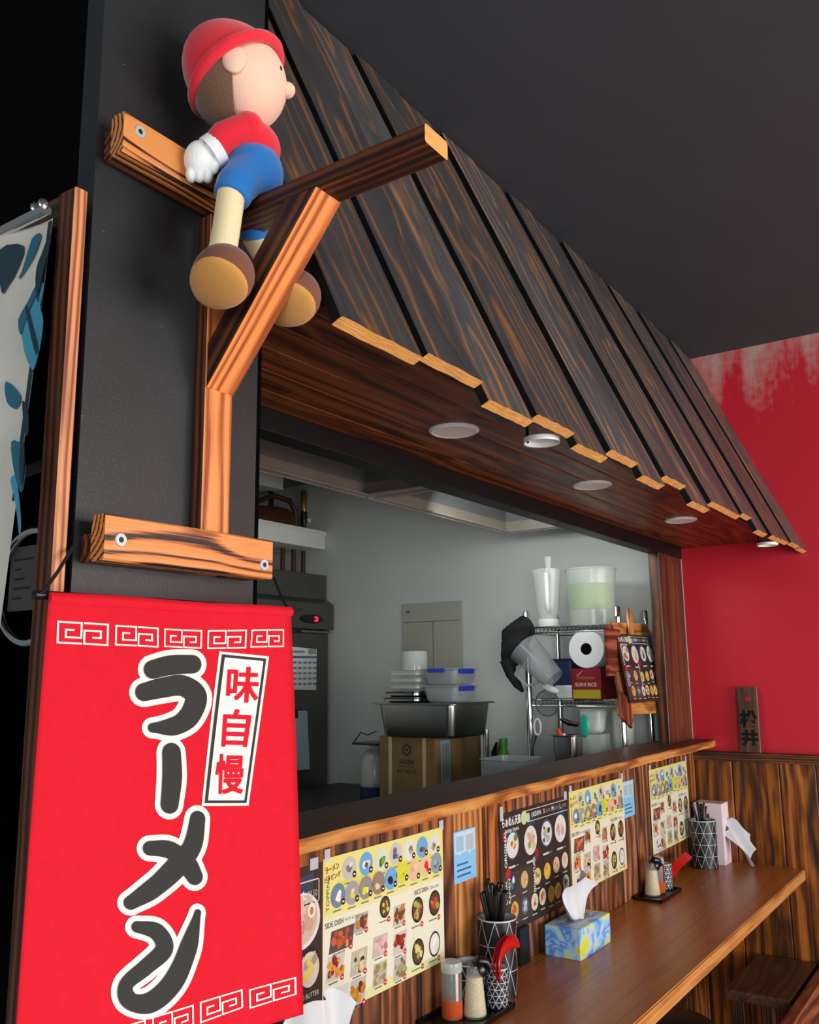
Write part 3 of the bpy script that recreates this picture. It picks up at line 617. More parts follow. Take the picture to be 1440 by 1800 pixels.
def yellow_menu(x0, label):
    t, p = sheet('topping_menu', label, 'menu', x0, x0+MW, 0.847, 0.847+MH, 'menu_cream', 'yellow topping and side dish menus')
    p.rect(0, MH*0.635, MW, MH, '#efec8e', 0); p.rect(0, MH*0.61, MW, MH*0.635, '#f0efb6', 0); p.rect(MW*.1, MH*.70, MW*.9, MH*.83, '#e6e070', 0.4); p.rect(0, 0, MW, MH*.07, '#eef0b0', 0)
    for i, ((u, v_), rim, food) in enumerate(TOPR):
        x, y = nrm(u, v_); plate(p, x, y, 0.0215 if i < 7 else 0.0215, rim, food); p.disc(x+.015, y-.013, .0062, .0062, '#23261f', 6, 12); p.rect(x+.012, y-.0145, x+.018, y-.0115, '#f2f2ea', 7)
        p.rect(x-.014, y-.0275, x+.010, y-.0245, '#8a8c74', 1)
    for (u, v_), wd, ht, rim, food in SIDE:
        x, y = nrm(u, v_); food_tray(p, x, y, wd, ht, rim, food); tag_price(p, x+wd*.42, y-ht*.62); p.rect(x-wd*.45, y-ht*.78, x+wd*.15, y-ht*.70, '#7d7f74', 1)
    for (u, v_), r_, rim, food in BOWL:
        x, y = nrm(u, v_); p.disc(x, y, r_*.86, r_, rim, 2, 22); p.disc(x, y, r_*.72, r_*.84, food[0] if rim == '#2a3038' else '#5a4a30', 3, 18)
        for k in range(9): p.blob(x+rg.uniform(-.45, .45)*r_, y+rg.uniform(-.5, .5)*r_, r_*rg.uniform(.16, .3), rg.choice(food), 4+rg.random(), 8, rg)
        tag_price(p, x+r_*.6, y-r_*1.22); p.rect(x-r_*.9, y-r_*1.3, x+r_*.3, y-r_*1.2, '#7d7f74', 1)
    p.text('ラーメン', .006, MH-.028, .012, '#a81c14', 6, w=.040, rot=.12, bold=.02); p.text('トッピング', .005, MH-.042, .010, '#a81c14', 6, w=.046, rot=.10, bold=.02)
    p.text('TOPPING', .0175, MH*.66, .0085, '#6d6f52', 6, w=.062, rot=math.pi/2)
    p.text('SIDE DISH', .006, MH*.555, .0095, '#55574e', 6, w=.052); p.text('サイドメニュー', .062, MH*.557, .0065, '#4a4c44', 6, w=.048)
    p.text('RICE DISH', .293, MH*.56, .0095, '#55574e', 6, w=.050); p.text('ごはんもの', .348, MH*.562, .0065, '#4a4c44', 6, w=.036)
    p.rect(.289, .012, .2898, MH*.60, '#d8d6b8', 1); p.rect(.289, .132, MW-.006, .1328, '#d8d6b8', 1)
    p.build('print', t)
    for xx, hh in ((0.003, .016), (MW-.014, .014)): mk('tape', B(x0+xx, x0+xx+.016, -0.0052, -0.0044, 0.847+MH-.006, 0.847+MH+hh), 'tape', t)
yellow_menu(1.307, 'yellow and cream food menu nearest the red banner, largest of the three in view')
yellow_menu(2.368, 'yellow and cream food menu right beside the black noodle menu')
yellow_menu(3.010, 'yellow and cream food menu in the corner behind the far utensil cup')
RAM1 = [((901, 1485), '#2a5a8a', ['#5a9a44', '#f0d8b8', '#e8e4e0', '#c86a3a']), ((932.7, 1477), '#e8e6e4', ['#98a858', '#d8c8b0', '#e0a898', '#c4bcc4']), ((960.7, 1464), '#2f5a90', ['#d8dc50', '#a8b8b0', '#3a4a30', '#e6ecec']), ((985, 1456), '#ece8e8', ['#d8a89c', '#c8b8b8', '#b8a080', '#e0d4d4'])]
RAM2 = [((901, 1553), '#24386a', ['#e6eae8', '#d88a88', '#5a8a50']), ((922, 1546), '#d8b878', ['#e0b040', '#c88a50', '#f0d8b0']), ((945, 1540), '#e0c488', ['#e8c860', '#f0d8a8', '#8a9a40']), ((962, 1531), '#e8bc50', ['#f0cc50', '#e0a030']), ((978, 1520), '#dcc0a0', ['#d86a48', '#c8a850', '#e8c8b0']), ((993, 1512), '#e4d4c0', ['#d8b0a8', '#e0c8b8']),
        ((905, 1600), '#dcb870', ['#e0a040', '#c86a30']), ((923, 1592), '#5a6a80', ['#c8ccd0', '#a8b0b4', '#e8ecec']), ((940, 1585), '#dcdcc4', ['#c84838', '#d8b860', '#e8e4d0']), ((954, 1576), '#e8dcc8', ['#e07a38', '#c85a28']), ((969, 1571), '#e0b040', ['#a8c030', '#e09030', '#d8a838']), ((981, 1565), '#e0c890', ['#d8b050', '#c89858']), ((995, 1551), '#a8c8b0', ['#3a8a58', '#5a3a38', '#c8d8cc'])]
def black_menu_print(p, W_, H_):
    k = W_/.392
    def q(u, v_):
        x, y = nrm(u, v_, 1.967, 0.834); return x*k, y*H_/.277
    p.rect(.010*k, H_*.49, W_*.985, H_*.497, '#3d3833', 0); p.rect(.012*k, H_*.05, W_*.42, H_*.485, '#454038', 0)
    for (u, v_), rim, food in RAM1:
        x, y = q(u, v_); R0 = .036*k; p.rect(x-R0*.5, y+R0*.75, x+R0*.75, y+R0*1.5, '#27455c' if rim[1] == 'e' else '#2b2724', .5)
        p.disc(x, y, R0*.98, R0*.98, rim, 2, 24); p.disc(x, y-R0*.03, R0*.86, R0*.84, '#e6e4de', 3, 22)
        for i in range(10): p.blob(x+rg.uniform(-.48, .48)*R0, y+rg.uniform(-.5, .45)*R0, R0*rg.uniform(.14, .3), rg.choice(food), 4+rg.random(), 9, rg)
        p.rect(x-R0*.7, y-R0*1.48, x+R0*.3, y-R0*1.34, '#dcdad4', 3); p.rect(x+R0*.38, y-R0*1.46, x+R0*.8, y-R0*1.36, '#8a8270', 3)
    for (u, v_), rim, food in RAM2:
        x, y = q(u, v_); R0 = .0205*k; p.disc(x, y, R0*.95, R0, rim, 2, 20)
        for i in range(7): p.blob(x+rg.uniform(-.42, .42)*R0, y+rg.uniform(-.45, .45)*R0, R0*rg.uniform(.18, .34), rg.choice(food), 4+rg.random(), 8, rg)
        p.rect(x-R0*.7, y-R0*1.5, x+R0*.6, y-R0*1.36, '#c2bfb8', 3)
    p.text('らぁめん天風', .012*k, H_*.875, .023*k, '#f0f2ee', 5, w=.098*k, bold=.03); p.text('-RAMEN TENPU-', .022*k, H_*.825, .0085*k, '#e8eae6', 5, w=.078*k, bold=.02)
    p.rect(.135*k, H_*.965, W_*.985, H_*.971, '#e8e8e2', 3); p.rect(.150*k, H_*.865, W_*.985, H_*.871, '#e8e8e2', 3)
    p.disc(.128*k, H_*.915, .017*k, .017*k, '#cfe0a0', 4, 16); p.disc(.150*k, H_*.905, .010*k, .012*k, '#c8d2cc', 4.5, 12)
    p.text('KAEDAMA', .170*k, H_*.90, .012*k, '#dfe4e0', 4, w=.055*k, bold=.02)
    for i, (a, c) in enumerate((('S', '$1.50'), ('M', '$2.50'), ('L', '$3.50'))):
        p.text(a, (.238+.050*i)*k, H_*.90, .012*k, '#f2f2ee', 4, bold=.02); p.text(c, (.252+.050*i)*k, H_*.90, .010*k, '#b8a888', 4, w=.026*k)
    p.text('ORIGINAL', .032*k, H_*.54, .0125*k, '#f0f0ec', 5, w=.088*k, rot=math.pi/2, bold=.02); p.blob(.022*k, H_*.80, .012*k, '#b02038', 4, 8, rg, .2)
    p.text('SPECIAL', .030*k, H_*.24, .010*k, '#dfe2de', 5, w=.056*k, rot=math.pi/2, bold=.02); p.text('RAMEN', .045*k, H_*.24, .010*k, '#dfe2de', 5, w=.056*k, rot=math.pi/2, bold=.02); p.blob(.036*k, H_*.49, .013*k, '#b83034', 4, 8, rg, .2)
    p.text('SIGNATURE', .180*k, H_*.24, .0115*k, '#e8e8e4', 5, w=.085*k, rot=math.pi/2, bold=.02); p.blob(.192*k, H_*.575, .013*k, '#9a2438', 4, 8, rg, .2)
t, p = sheet('noodle_menu', 'black noodle menu with rows of bowls behind the near black utensil cup', 'menu', 1.967, 2.359, 0.834, 1.111, 'menu_black', 'black noodle menus'); black_menu_print(p, .392, .277); p.build('print', t)
mk('tape', B(1.970, 1.985, -.0052, -.0044, 1.095, 1.128), 'tape', t); mk('tape', B(2.335, 2.352, -.0052, -.0044, 1.104, 1.124), 'tape', t)
t, p = sheet('noodle_menu', 'black noodle menu at the banner edge, mostly hidden behind the red cloth', 'menu', 0.912, 1.304, 0.838, 1.115, 'menu_black', 'black noodle menus')
def q1(u, v_): return nrm(u, v_, 0.912, 0.838)
p.rect(.12, .250, .384, .252, '#e8e8e2', 3); p.rect(.12, .212, .384, .214, '#e8e8e2', 3); p.rect(.382, .212, .384, .252, '#e8e8e2', 3)
p.text('L', .340, .222, .014, '#f2f2ee', 4, bold=.02); p.text('$3.50', .352, .221, .013, '#cfc4a8', 4, w=.026)
x, y = q1(534, 1617); p.poly([(x-.02, y+.03), (x+.022, y+.03), (x+.026, y+.075), (x-.02, y+.07)], '#27455c', 1)
p.disc(x-.006, y-.002, .050, .047, '#eceae6', 2, 28); p.disc(x-.006, y, .043, .041, '#d8c4ae', 3, 26)
for i in range(16): p.blob(x-.012+rg.uniform(-.022, .026), y+rg.uniform(-.028, .026), rg.uniform(.006, .013), rg.choice(['#d8a898', '#e8ccc0', '#b88a70', '#f0e4d8', '#c89a84']), 4+rg.random(), 9, rg)
p.disc(x+.020, y+.012, .010, .013, '#f6f2ea', 6, 16); p.disc(x+.020, y+.011, .005, .007, '#e0803a', 7, 12)
p.text('Tonkotsu 15.50', x-.05, y-.066, .009, '#e8e8e4', 4, w=.082)
x, y = q1(544, 1702); p.disc(x, y, .030, .034, '#1c1a18', 2, 24); p.disc(x, y-.002, .026, .029, '#dcd2c4', 3, 22)
for i in range(10): p.blob(x+rg.uniform(-.015, .015), y+rg.uniform(-.016, .016), rg.uniform(.005, .010), rg.choice(['#c8bcb8', '#d8c8c0', '#e0843a', '#a89a94', '#e8d060']), 4+rg.random(), 8, rg)
p.text('MISO BUTTER', x-.035, y-.048, .008, '#dadad4', 4, w=.060); p.blob(x+.004, y-.082, .014, '#28402a', 3, 10, rg); p.build('print', t)
mk('tape', B(1.270, 1.292, -.0052, -.0044, 1.106, 1.126), 'tape', t)
# blue payment notices, the square code left blank
def notice(x0, z0, lab):
    t, p = sheet('counter_notice', lab, 'notice', x0, x0+.096, z0, z0+.110, 'notice_blue', 'small blue counter notices', -0.003)
    p.rect(.004, .062, .092, .107, '#cfe8f6', 1); p.rect(.010, .066, .042, .098, '#a4cdea', 2); p.rect(.052, .064, .086, .098, '#b9c9d4', 2)
    for a in (.026, .068): p.poly([(a-.006, .062), (a, .054), (a+.006, .062)], '#cfe8f6', 1)
    for i, ww in enumerate((.048, .062, .060)): p.rect(.012, .036-.012*i, .012+ww, .040-.012*i, '#3a6f9a', 2)
    p.build('print', t)
notice(1.757, 0.990, 'small pale blue notice on the pale plank right of the largest yellow menu')
notice(2.768, 0.995, 'small pale blue notice between the two farther yellow menus')

# ================================================================ THINGS ON THE COUNTER
def vcup(c, R_, h, rows, cols, lab, inner='cup_inner', taper=0.97, group=None, name='utensil_cup'):
    c = Vector(c); t = root(name, c, lab, 'cup', group)
    bm = bmesh.new(); shell(bm, [(0.0005, 0.003), (R_*taper*.94, 0.003), (R_*.93, h-0.001)], c, 32); mk('inner_wall', bm, inner, t, True)
    bm = bmesh.new(); shell(bm, [(0.0005, 0.0), (R_*taper, 0.0), (R_, h)], c, 32); mk('body', bm, 'cup_black', t, True)
    bm = bmesh.new()
    shell(bm, [(R_*.93, h-.0005), (R_*1.012, h-.0005), (R_*1.02, h-.003), (R_*1.0, h-.004)], c, 32); mk('rim', bm, 'cup_line', t, True)
    bm = bmesh.new(); dz = (h-.006)/rows; wln = 0.00075
    def P(a, z): rr = (R_*taper+(R_-R_*taper)*z/h)+0.0006; return c+Vector((rr*math.cos(a), rr*math.sin(a), z))
    def seg(a0, z0, a1, z1):
        n = 3
        for i in range(n):
            A0, A1 = a0+(a1-a0)*i/n, a0+(a1-a0)*(i+1)/n; Y0, Y1 = z0+(z1-z0)*i/n, z0+(z1-z0)*(i+1)/n
            d = Vector(((A1-A0)*R_, Y1-Y0)).normalized(); nn = Vector((-d.y, d.x))*wln; da = nn.x/R_
            bm.faces.new([bm.verts.new(P(A0+da, Y0+nn.y)), bm.verts.new(P(A0-da, Y0-nn.y)), bm.verts.new(P(A1-da, Y1-nn.y)), bm.verts.new(P(A1+da, Y1+nn.y))])
    for r_ in range(rows):
        z0 = .003+dz*r_
        for k in range(cols):
            a = 2*math.pi*(k+.5*(r_ % 2))/cols; h2 = math.pi/cols
            seg(a, z0, a+h2, z0+dz); seg(a, z0, a-h2, z0+dz)
            if r_: seg(a-h2, z0, a+h2, z0)
    o = mk('triangle_pattern', bm, 'cup_line', t); return t
def sticks(c, R_, z0, z1, n, lab, group, seed):
    r3 = random.Random(seed); first = None
    for i in range(n):
        a = r3.uniform(0, 6.28); d = r3.uniform(.15, .74)*R_; lean = r3.uniform(.7, 1.25); a2 = a+r3.uniform(-.5, .5)
        p0 = Vector(c)+Vector((-math.cos(a2)*d*.6, -math.sin(a2)*d*.6, .006)); p1 = Vector(c)+Vector((math.cos(a)*d*lean*1.2-.014, math.sin(a)*d*lean, z1-r3.uniform(0, .028)))
        bm = bmesh.new(); dv = p1-p0; L = dv.length
        if first is None:
            for q, rr in ((0, .0021), (.7, .0034), (.96, .0042), (1, .0036)): pass
            tube(bm, [(0, 0, 0), (0, 0, .7), (0, 0, .985), (0, 0, 1.0)], [.0022, .0036, .0042, .003], 8)
            me = bpy.data.meshes.new('chopstick'); bm.to_mesh(me); me.materials.append(M['black_plastic']); first = me
            me.polygons.foreach_set('use_smooth', [True]*len(me.polygons))
        bm.free()
        o = bpy.data.objects.new('chopstick', first); COL.objects.link(o); q = dv.to_track_quat('Z', 'Y')
        o.matrix_world = Matrix.Translation(p0) @ q.to_matrix().to_4x4() @ Matrix.Diagonal((1, 1, L, 1)); tag(o, lab, 'chopstick', group)
def tray(x0, x1, y0, y1, lab):
    t = root('condiment_tray', ((x0+x1)/2, (y0+y1)/2, TZ), lab, 'tray', 'black condiment trays')
    bm = bmesh.new(); box(bm, x0, x1, y0, y1, TZ, TZ+.004); mk('base', bm, 'tray_black', t, bev=.0015)
    bm = bmesh.new()
    for a in ((x0, x1, y0, y0+.004), (x0, x1, y1-.004, y1), (x0, x0+.004, y0, y1), (x1-.004, x1, y0, y1)): box(bm, a[0], a[1], a[2], a[3], TZ+.003, TZ+.010)
    mk('raised_rim', bm, 'tray_black', t)
def shaker(c, lab):
    t = root('spice_shaker', c, lab, 'shaker', 'clear spice shakers'); c = Vector(c)
    bm = bmesh.new(); lathe(bm, [(0, 0), (.0205, 0), (.0215, .003), (.0215, .096), (.020, .099), (0, .099)], c, 28); mk('glass_body', bm, 'clear_plastic', t, True)
    bm = bmesh.new(); lathe(bm, [(0, .002), (.0214, .002), (.0219, .004), (.0219, .034), (0, .034)], c, 24); mk('ground_spice', bm, 'paprika', t, True)
    bm = bmesh.new(); lathe(bm, [(.0218, .088), (.0224, .089), (.0224, .103), (.021, .107), (.008, .108), (0, .1075)], c, 28); mk('lid', bm, 'clear_rim', t, True)
    bm = bmesh.new(); shell(bm, [(.0217, .036), (.0217, .088)], c, 40)
    bmesh.ops.delete(bm, geom=[f for f in bm.faces if not (-.3 < math.atan2(f.calc_center_median().y-c.y, f.calc_center_median().x-c.x)+1.85 < .5)], context='FACES'); mk('silver_label', bm, 'chrome', t, True)
def sesame(c, lab, ang):
    t = root('sesame_grinder', c, lab, 'grinder', 'sesame grinders'); c = Vector(c)
    bm = bmesh.new(); lathe(bm, [(0, 0), (.0235, 0), (.0245, .003), (.0245, .010), (.0150, .098), (0, .098)], c, 28); mk('clear_body', bm, 'clear_plastic', t, True)
    bm = bmesh.new(); lathe(bm, [(0, .004), (.0232, .004), (.0228, .010), (.0165, .076), (0, .078)], c, 24); mk('sesame_seeds', bm, 'sesame', t, True)
    d = Vector((math.cos(ang), math.sin(ang), 0)); k = c+Vector((0, 0, .098))
    bm = bmesh.new(); lathe(bm, [(.0165, 0), (.0195, .002), (.0195, .010), (.017, .014), (0, .015)], (0, 0, 0), 24)
    mt = Matrix.Translation(k+d*.006+Vector((0, 0, -.012))) @ Matrix.Rotation(1.0, 4, Vector((-d.y, d.x, 0))); bmesh.ops.transform(bm, matrix=mt, verts=bm.verts); ln = mk('grinder_lid', bm, 'black_plastic', t, True)
    bm = bmesh.new(); tube(bm, [k+Vector((0, 0, -.010)), k+d*.012+Vector((0, 0, .008)), k+d*.028+Vector((0, 0, .002)), k+d*.036+Vector((0, 0, -.012))], [.010, .012, .009, .006], 12); mk('crank', bm, 'black_plastic', ln, True)
def redspoon(pts, lab, wid=.010):
    bm = bmesh.new(); P = [Vector(p) for p in pts]; n = len(P); rings = []
    for i, p in enumerate(P):
        d = (P[min(i+1, n-1)]-P[max(i-1, 0)]).normalized(); s_ = d.cross(Vector((0.45, -0.8, 0.3))).normalized(); q = d.cross(s_); ww = wid*(.45+.55*i/(n-1))
        rings.append([bm.verts.new(p+s_*ww*a+q*.0022*b2+q*abs(a)*.003) for a, b2 in ((-1, 1), (0, .4), (1, 1), (1, -1), (0, -1.4), (-1, -1))])
    for a, c in zip(rings, rings[1:]):
        for k in range(6): bm.faces.new((a[k], a[(k+1) % 6], c[(k+1) % 6], c[k]))
    bm.faces.new(rings[0][::-1]); bm.faces.new(rings[-1]); bmesh.ops.recalc_face_normals(bm, faces=bm.faces)
    o = mk('soup_spoon', bm, 'red_plastic', smooth=True); md = o.modifiers.new('s', 'SUBSURF'); md.levels = 1; md.render_levels = 2
    tag(o, lab, 'spoon', 'red soup spoons')
def tissue_sheet(name, parent, O, Wd, Ht, seed, lean=(0, 0), droop=0.0, ax=(1, 0, 0), out=(0, -1, 0)):
    """crumpled tissue pulled out of a slot: gathered at the bottom, opening upward"""
    r4 = random.Random(seed); bm = bmesh.new(); nu, nv = 28, 18; O = Vector(O); ax = Vector(ax); out = Vector(out); up = Vector((0, 0, 1)); ph = [r4.uniform(0, 6.28) for _ in range(4)]
    g = []
    for j in range(nv+1):
        t = j/nv; row = []
        for i in range(nu+1):
            s_ = i/nu-.5; spread = .45+.55*t**.7; edge = 1-.30*abs(s_*2)**2*t + .06*math.sin(9*s_+ph[3])*t
            fold = .017*math.sin(9*s_+ph[0]+1.2*t)*(.5+.5*t)+.004*math.sin(24*s_+ph[1]+3*t)*(1-t*.5)+.006*math.sin(4*t+ph[2])
            row.append(bm.verts.new(O+ax*(s_*Wd*spread+lean[0]*t*t)+up*(Ht*t*edge-droop*t*t)+out*(fold+lean[1]*t*t)))
        g.append(row)
    for j in range(nv):
        for i in range(nu): bm.faces.new((g[j][i], g[j+1][i], g[j+1][i+1], g[j][i+1]))
    return mk(name, bm, 'tissue', parent, True)
# --- near set
tray(1.600, 1.795, -.126, -.004, 'black condiment tray with spice shaker and sesame grinder near the bottom of the frame')
shaker((1.668, -.048, TZ+.0045), 'clear cylinder shaker of orange-red spice on the near tray')
sesame((1.700, -.083, TZ+.0045), 'tapered sesame grinder with black lid on the near tray', -.7)
vcup((1.768, -.099, TZ+.0045), .0225, .080, 6, 10, 'small dark triangle-patterned cup of red spoons on the near tray', group='triangle-patterned utensil cups')
vcup((1.746, -.0455, TZ+.0045), .033, .088, 3, 9, 'short dark cup with pale inside behind the near sesame grinder', name='drinking_cup')
vcup((1.852, -.055, TZ), .043, .160, 3, 8, 'tall black triangle-patterned cup of chopsticks beside the near tray', group='triangle-patterned utensil cups')
sticks((1.852, -.055, TZ), .043, 0, .238, 38, 'black chopstick bundled in the tall near utensil cup', 'chopsticks in the near cup', 5)
for i, (du, dv) in enumerate(((0, 0), (6, 7), (11, 4))):
    pts = [(1.766+.004*i, -.097-.003*i, TZ+.03)] + [onY(u+du, v_+dv, -.103-.008*i) for u, v_ in ((868, 1706), (868, 1690), (873, 1671), (883, 1655), (894, 1647), (903, 1653))]
    redspoon(pts, ('red plastic soup spoon in the small near cup, thinnest and leftmost handle', 'red plastic soup spoon in the small near cup, middle handle', 'red plastic soup spoon in the small near cup, rightmost handle')[i], .009+.0035*i)
t = root('tissue_box', (2.25, -.07, TZ), 'blue and yellow floral tissue box with a white tissue standing up', 'tissue box')
ORG[t.name] = Vector(t.location)
mk('carton', B(2.152, 2.345, -.118, -.022, TZ, TZ+.072), 'floral_print', t, bev=.002)
bm = bmesh.new(); lathe(bm, [(0, 0), (1, 0), (1, .0008), (0, .0008)], (0, 0, 0), 28); bmesh.ops.transform(bm, matrix=Matrix.Translation((2.248, -.07, TZ+.072)) @ Matrix.Diagonal((.060, .020, 1, 1)), verts=bm.verts); mk('slot', bm, 'grey_plastic', t)
tissue_sheet('tissue', t, (2.250, -.070, TZ+.070), .150, .112, 4, (.006, .012))
mk('cable_cover', B(2.035, 2.085, -.014, -.001, TZ, TZ+.085), 'tray_black'); tag(bpy.data.objects['cable_cover'], 'small black box on the planks under the black noodle menu', 'cover')
# --- far set
tray(2.790, 2.985, -.100, -.012, 'black condiment tray of the far set, below the corner menu')
sesame((2.862, -.048, TZ+.0045), 'tapered sesame grinder with black lid on the far tray', -.7)
shaker((2.905, -.052, TZ+.0045), 'clear cylinder shaker of orange-red spice on the far tray')
vcup((2.962, -.055, TZ+.0045), .023, .080, 6, 12, 'small dark triangle-patterned cup of red spoons on the far tray', group='triangle-patterned utensil cups')
for i in range(3):
    pts = [(2.962, -.055, TZ+.02)] + [onY(u+4*i, v_+3*i, -.060-.004*i) for u, v_ in ((1184, 1526), (1190, 1515), (1199, 1506), (1210, 1499))]
    redspoon(pts, ('red plastic soup spoon in the small far cup, highest handle', 'red plastic soup spoon in the small far cup, middle handle', 'red plastic soup spoon in the small far cup, lowest handle')[i], .0085)
vcup((3.376, -.062, TZ), .046, .165, 4, 10, 'tall black triangle-patterned cup of chopsticks in the corner by the pink carton', group='triangle-patterned utensil cups')
sticks((3.376, -.062, TZ), .046, 0, .225, 16, 'black chopstick bundled in the tall corner utensil cup', 'chopsticks in the corner cup', 9)
t = root('tissue_box', (3.47, -.07, TZ), 'pale pink upright tissue carton in the corner with tissue drooping sideways', 'tissue box')
mk('carton', B(3.432, 3.515, -.118, -.014, TZ, TZ+.215), 'pink_carton', t, bev=.002)
bm = bmesh.new()
for zz, yy, rr in ((.17, -.06, .014), (.10, -.085, .012), (.045, -.05, .016)):
    c = Vector((3.4315, yy, TZ+zz)); vv = [bm.verts.new(c+Vector((0, math.cos(a)*rr, math.sin(a)*rr*.8))) for a in (2*math.pi*k/5 for k in range(5))]; bm.faces.new(vv)
mk('printed_flower', bm, 'carton_red', t)
bm = bmesh.new(); nu, nv = 16, 16; g = []
for j in range(nv+1):
    tt = j/nv; row = []
    for i in range(nu+1):
        s_ = i/nu-.5; row.append(bm.verts.new(Vector((3.470+s_*.05*(1-.3*tt), -.1185-.090*tt+.012*math.sin(9*s_+4*tt), TZ+.135-.085*tt**1.3+s_*.075*(.7+.6*tt)+.010*math.sin(11*s_+2)*tt))))
    g.append(row)
for j in range(nv):
    for i in range(nu): bm.faces.new((g[j][i], g[j+1][i], g[j+1][i+1], g[j][i+1]))
mk('tissue', bm, 'tissue', t, True)
t = root('tissue_box', (1.16, -.11, TZ), 'tissue box at the banner foot with only its pale tissue showing', 'tissue box')
mk('carton', B(1.06, 1.25, -.158, -.062, TZ, TZ+.072), 'floral_print', t, bev=.002)
tissue_sheet('tissue', t, (1.175, -.110, TZ+.070), .150, .125, 8, (.01, .0))
# a bead of something spilt on the counter
bm = bmesh.new(); ell(bm, onZ(1233, 1560, TZ+.002), (.006, .004, .003), u=12, v=8); tag(mk('bottle_cap', bm, 'brass', smooth=True), 'tiny shiny bead lying on the counter right of the far tray', 'bead')
# nameplate
t = root('name_plaque', (3.52, -.217, 1.1475), 'small upright dark wooden plaque with two black brush characters on the rail', 'plaque')
pc = Vector((3.512, -.217, 1.267)); lean = Vector((.055, 0, 1)).normalized()
plank('board', .237, .077, .012, frm(pc, lean, (0, -1, 0)), 'umber_plaque' if 'umber_plaque' in M else 'stool_wood', t)
nrmv = lean.cross(Vector((0, -1, 0)))
fo = pc - Vector((1, 0, 0))*.0068
p = Print(fo+Vector((0, .0385, 0))-lean*.1185, (0, -1, 0), lean)
p.text('松', .009, .090, .064, '#0c0b0a', 1, w=.062, bold=.045); p.build('brush_character', t); p = Print(p.O, p.U, p.V); p.text('井', .010, .022, .060, '#0c0b0a', 1, w=.062, bold=.045); p.blob(.040, .196, .009, '#a8203a', 1, 9, rg, .25); p.blob(.048, .194, .006, '#c03048', 2, 8, rg, .25)
p.build('brush_character', t)
# stools
t = root('wooden_stool', (3.28, -.29, 0), 'dark wooden stool with a flat square seat under the counter end', 'stool')
plank('seat', .42, .195, .030, frm((3.285, -.288, .436), (1, 0, 0), (0, 1, 0)), 'stool_wood', t)
for a, c in ((3.11, -.22), (3.11, -.355), (3.46, -.22), (3.46, -.355)): plank('leg', .42, .04, .04, frm((a, c, .21), PZ, (1, 0, 0)), 'dark_timber', t)
plank('apron', .37, .07, .018, frm((3.285, -.372, .385), (1, 0, 0), (0, 0, 1)), 'dark_timber', t)
t = root('wooden_bench', (3.05, -.42, 0), 'reddish timber bench rail crossing the lower right corner', 'bench')
plank('rail', 1.0, .034, .10, frm((3.02, -.418, .404), (1, 0, 0), (0, 1, 0)), 'bench_wood', t)
for a in (2.56, 3.48): plank('leg', .354, .04, .034, frm((a, -.418, .177), PZ, (1, 0, 0)), 'bench_wood', t)
c = onZ(1240, 1815, .46)+Vector((-.06, .10, 0)); t = root('round_stool', (c.x, c.y, 0), 'round black padded stool in the shadow under the counter', 'stool')
bm = bmesh.new(); lathe(bm, [(0, .42), (.15, .42), (.165, .435), (.165, .465), (.14, .485), (0, .49)], (c.x, c.y, 0), 36); mk('padded_seat', bm, 'leather_black', t, True)
for a in range(4):
    bm = bmesh.new(); tube(bm, [(c.x+.13*math.cos(a*1.57+.78), c.y+.13*math.sin(a*1.57+.78), .421), (c.x+.15*math.cos(a*1.57+.78), c.y+.15*math.sin(a*1.57+.78), 0)], .012, 10); mk('leg', bm, 'black_plastic', t, True)

# ================================================================ KITCHEN
BZ = 0.93
bench = root('steel_bench', (3.1, 1.0, 0), 'stainless kitchen bench behind the hatch carrying box, pans and rack', 'bench')
mk('worktop', B(2.62, 3.50, 0.10, 1.74, BZ-.03, BZ), 'bench_steel', bench, bev=.002)
for a in (2.68, 3.44):
    for c in (.16, 1.68): mk('leg', B(a-.02, a+.02, c-.02, c+.02, 0, BZ-.03), 'steel', bench)
# fridge
fr = root('upright_fridge', (3.2, 2.1, 0), 'tall stainless fridge with a red-lit display behind the banner edge', 'fridge')
mk('body', B(2.83, 3.52, 1.84, 2.44, 0.05, 1.953), 'fridge_steel', fr, bev=.004)
mk('door', B(2.835, 3.508, 1.815, 1.838, 0.12, 1.655), 'fridge_steel', fr, bev=.006)
bm = bmesh.new(); hexa(bm, [(2.83, 1.790, 1.672), (3.52, 1.790, 1.672), (3.52, 1.790, 1.800), (2.83, 1.790, 1.800), (2.83, 1.84, 1.672), (3.52, 1.84, 1.672), (3.52, 1.84, 1.83), (2.83, 1.84, 1.83)]); bmesh.ops.recalc_face_normals(bm, faces=bm.faces); mk('control_panel', bm, 'fridge_steel', fr, bev=.004)
c = onY(548, 1088, 1.788); bm = bmesh.new(); lathe(bm, [(0, .004), (1, .004), (1, -.004), (.9, -.007), (0, -.007)], (0, 0, 0), 24, 'Y'); bmesh.ops.transform(bm, matrix=Matrix.Translation(c) @ Matrix.Diagonal((.085, 1, .022, 1)), verts=bm.verts); dp = mk('display', bm, 'black_plastic', fr, True)
p = Print(c+Vector((.012, -.0072, -.013)), (1, 0, 0), (0, 0, 1)); p.text('3', 0, 0, .026, '#ff2040', 1, w=.03, bold=.04); o = p.build('digit', dp, 'led_red')
mk('door_grip', B(3.30, 3.51, 1.808, 1.830, 1.655, 1.668), 'steel', fr, bev=.003)
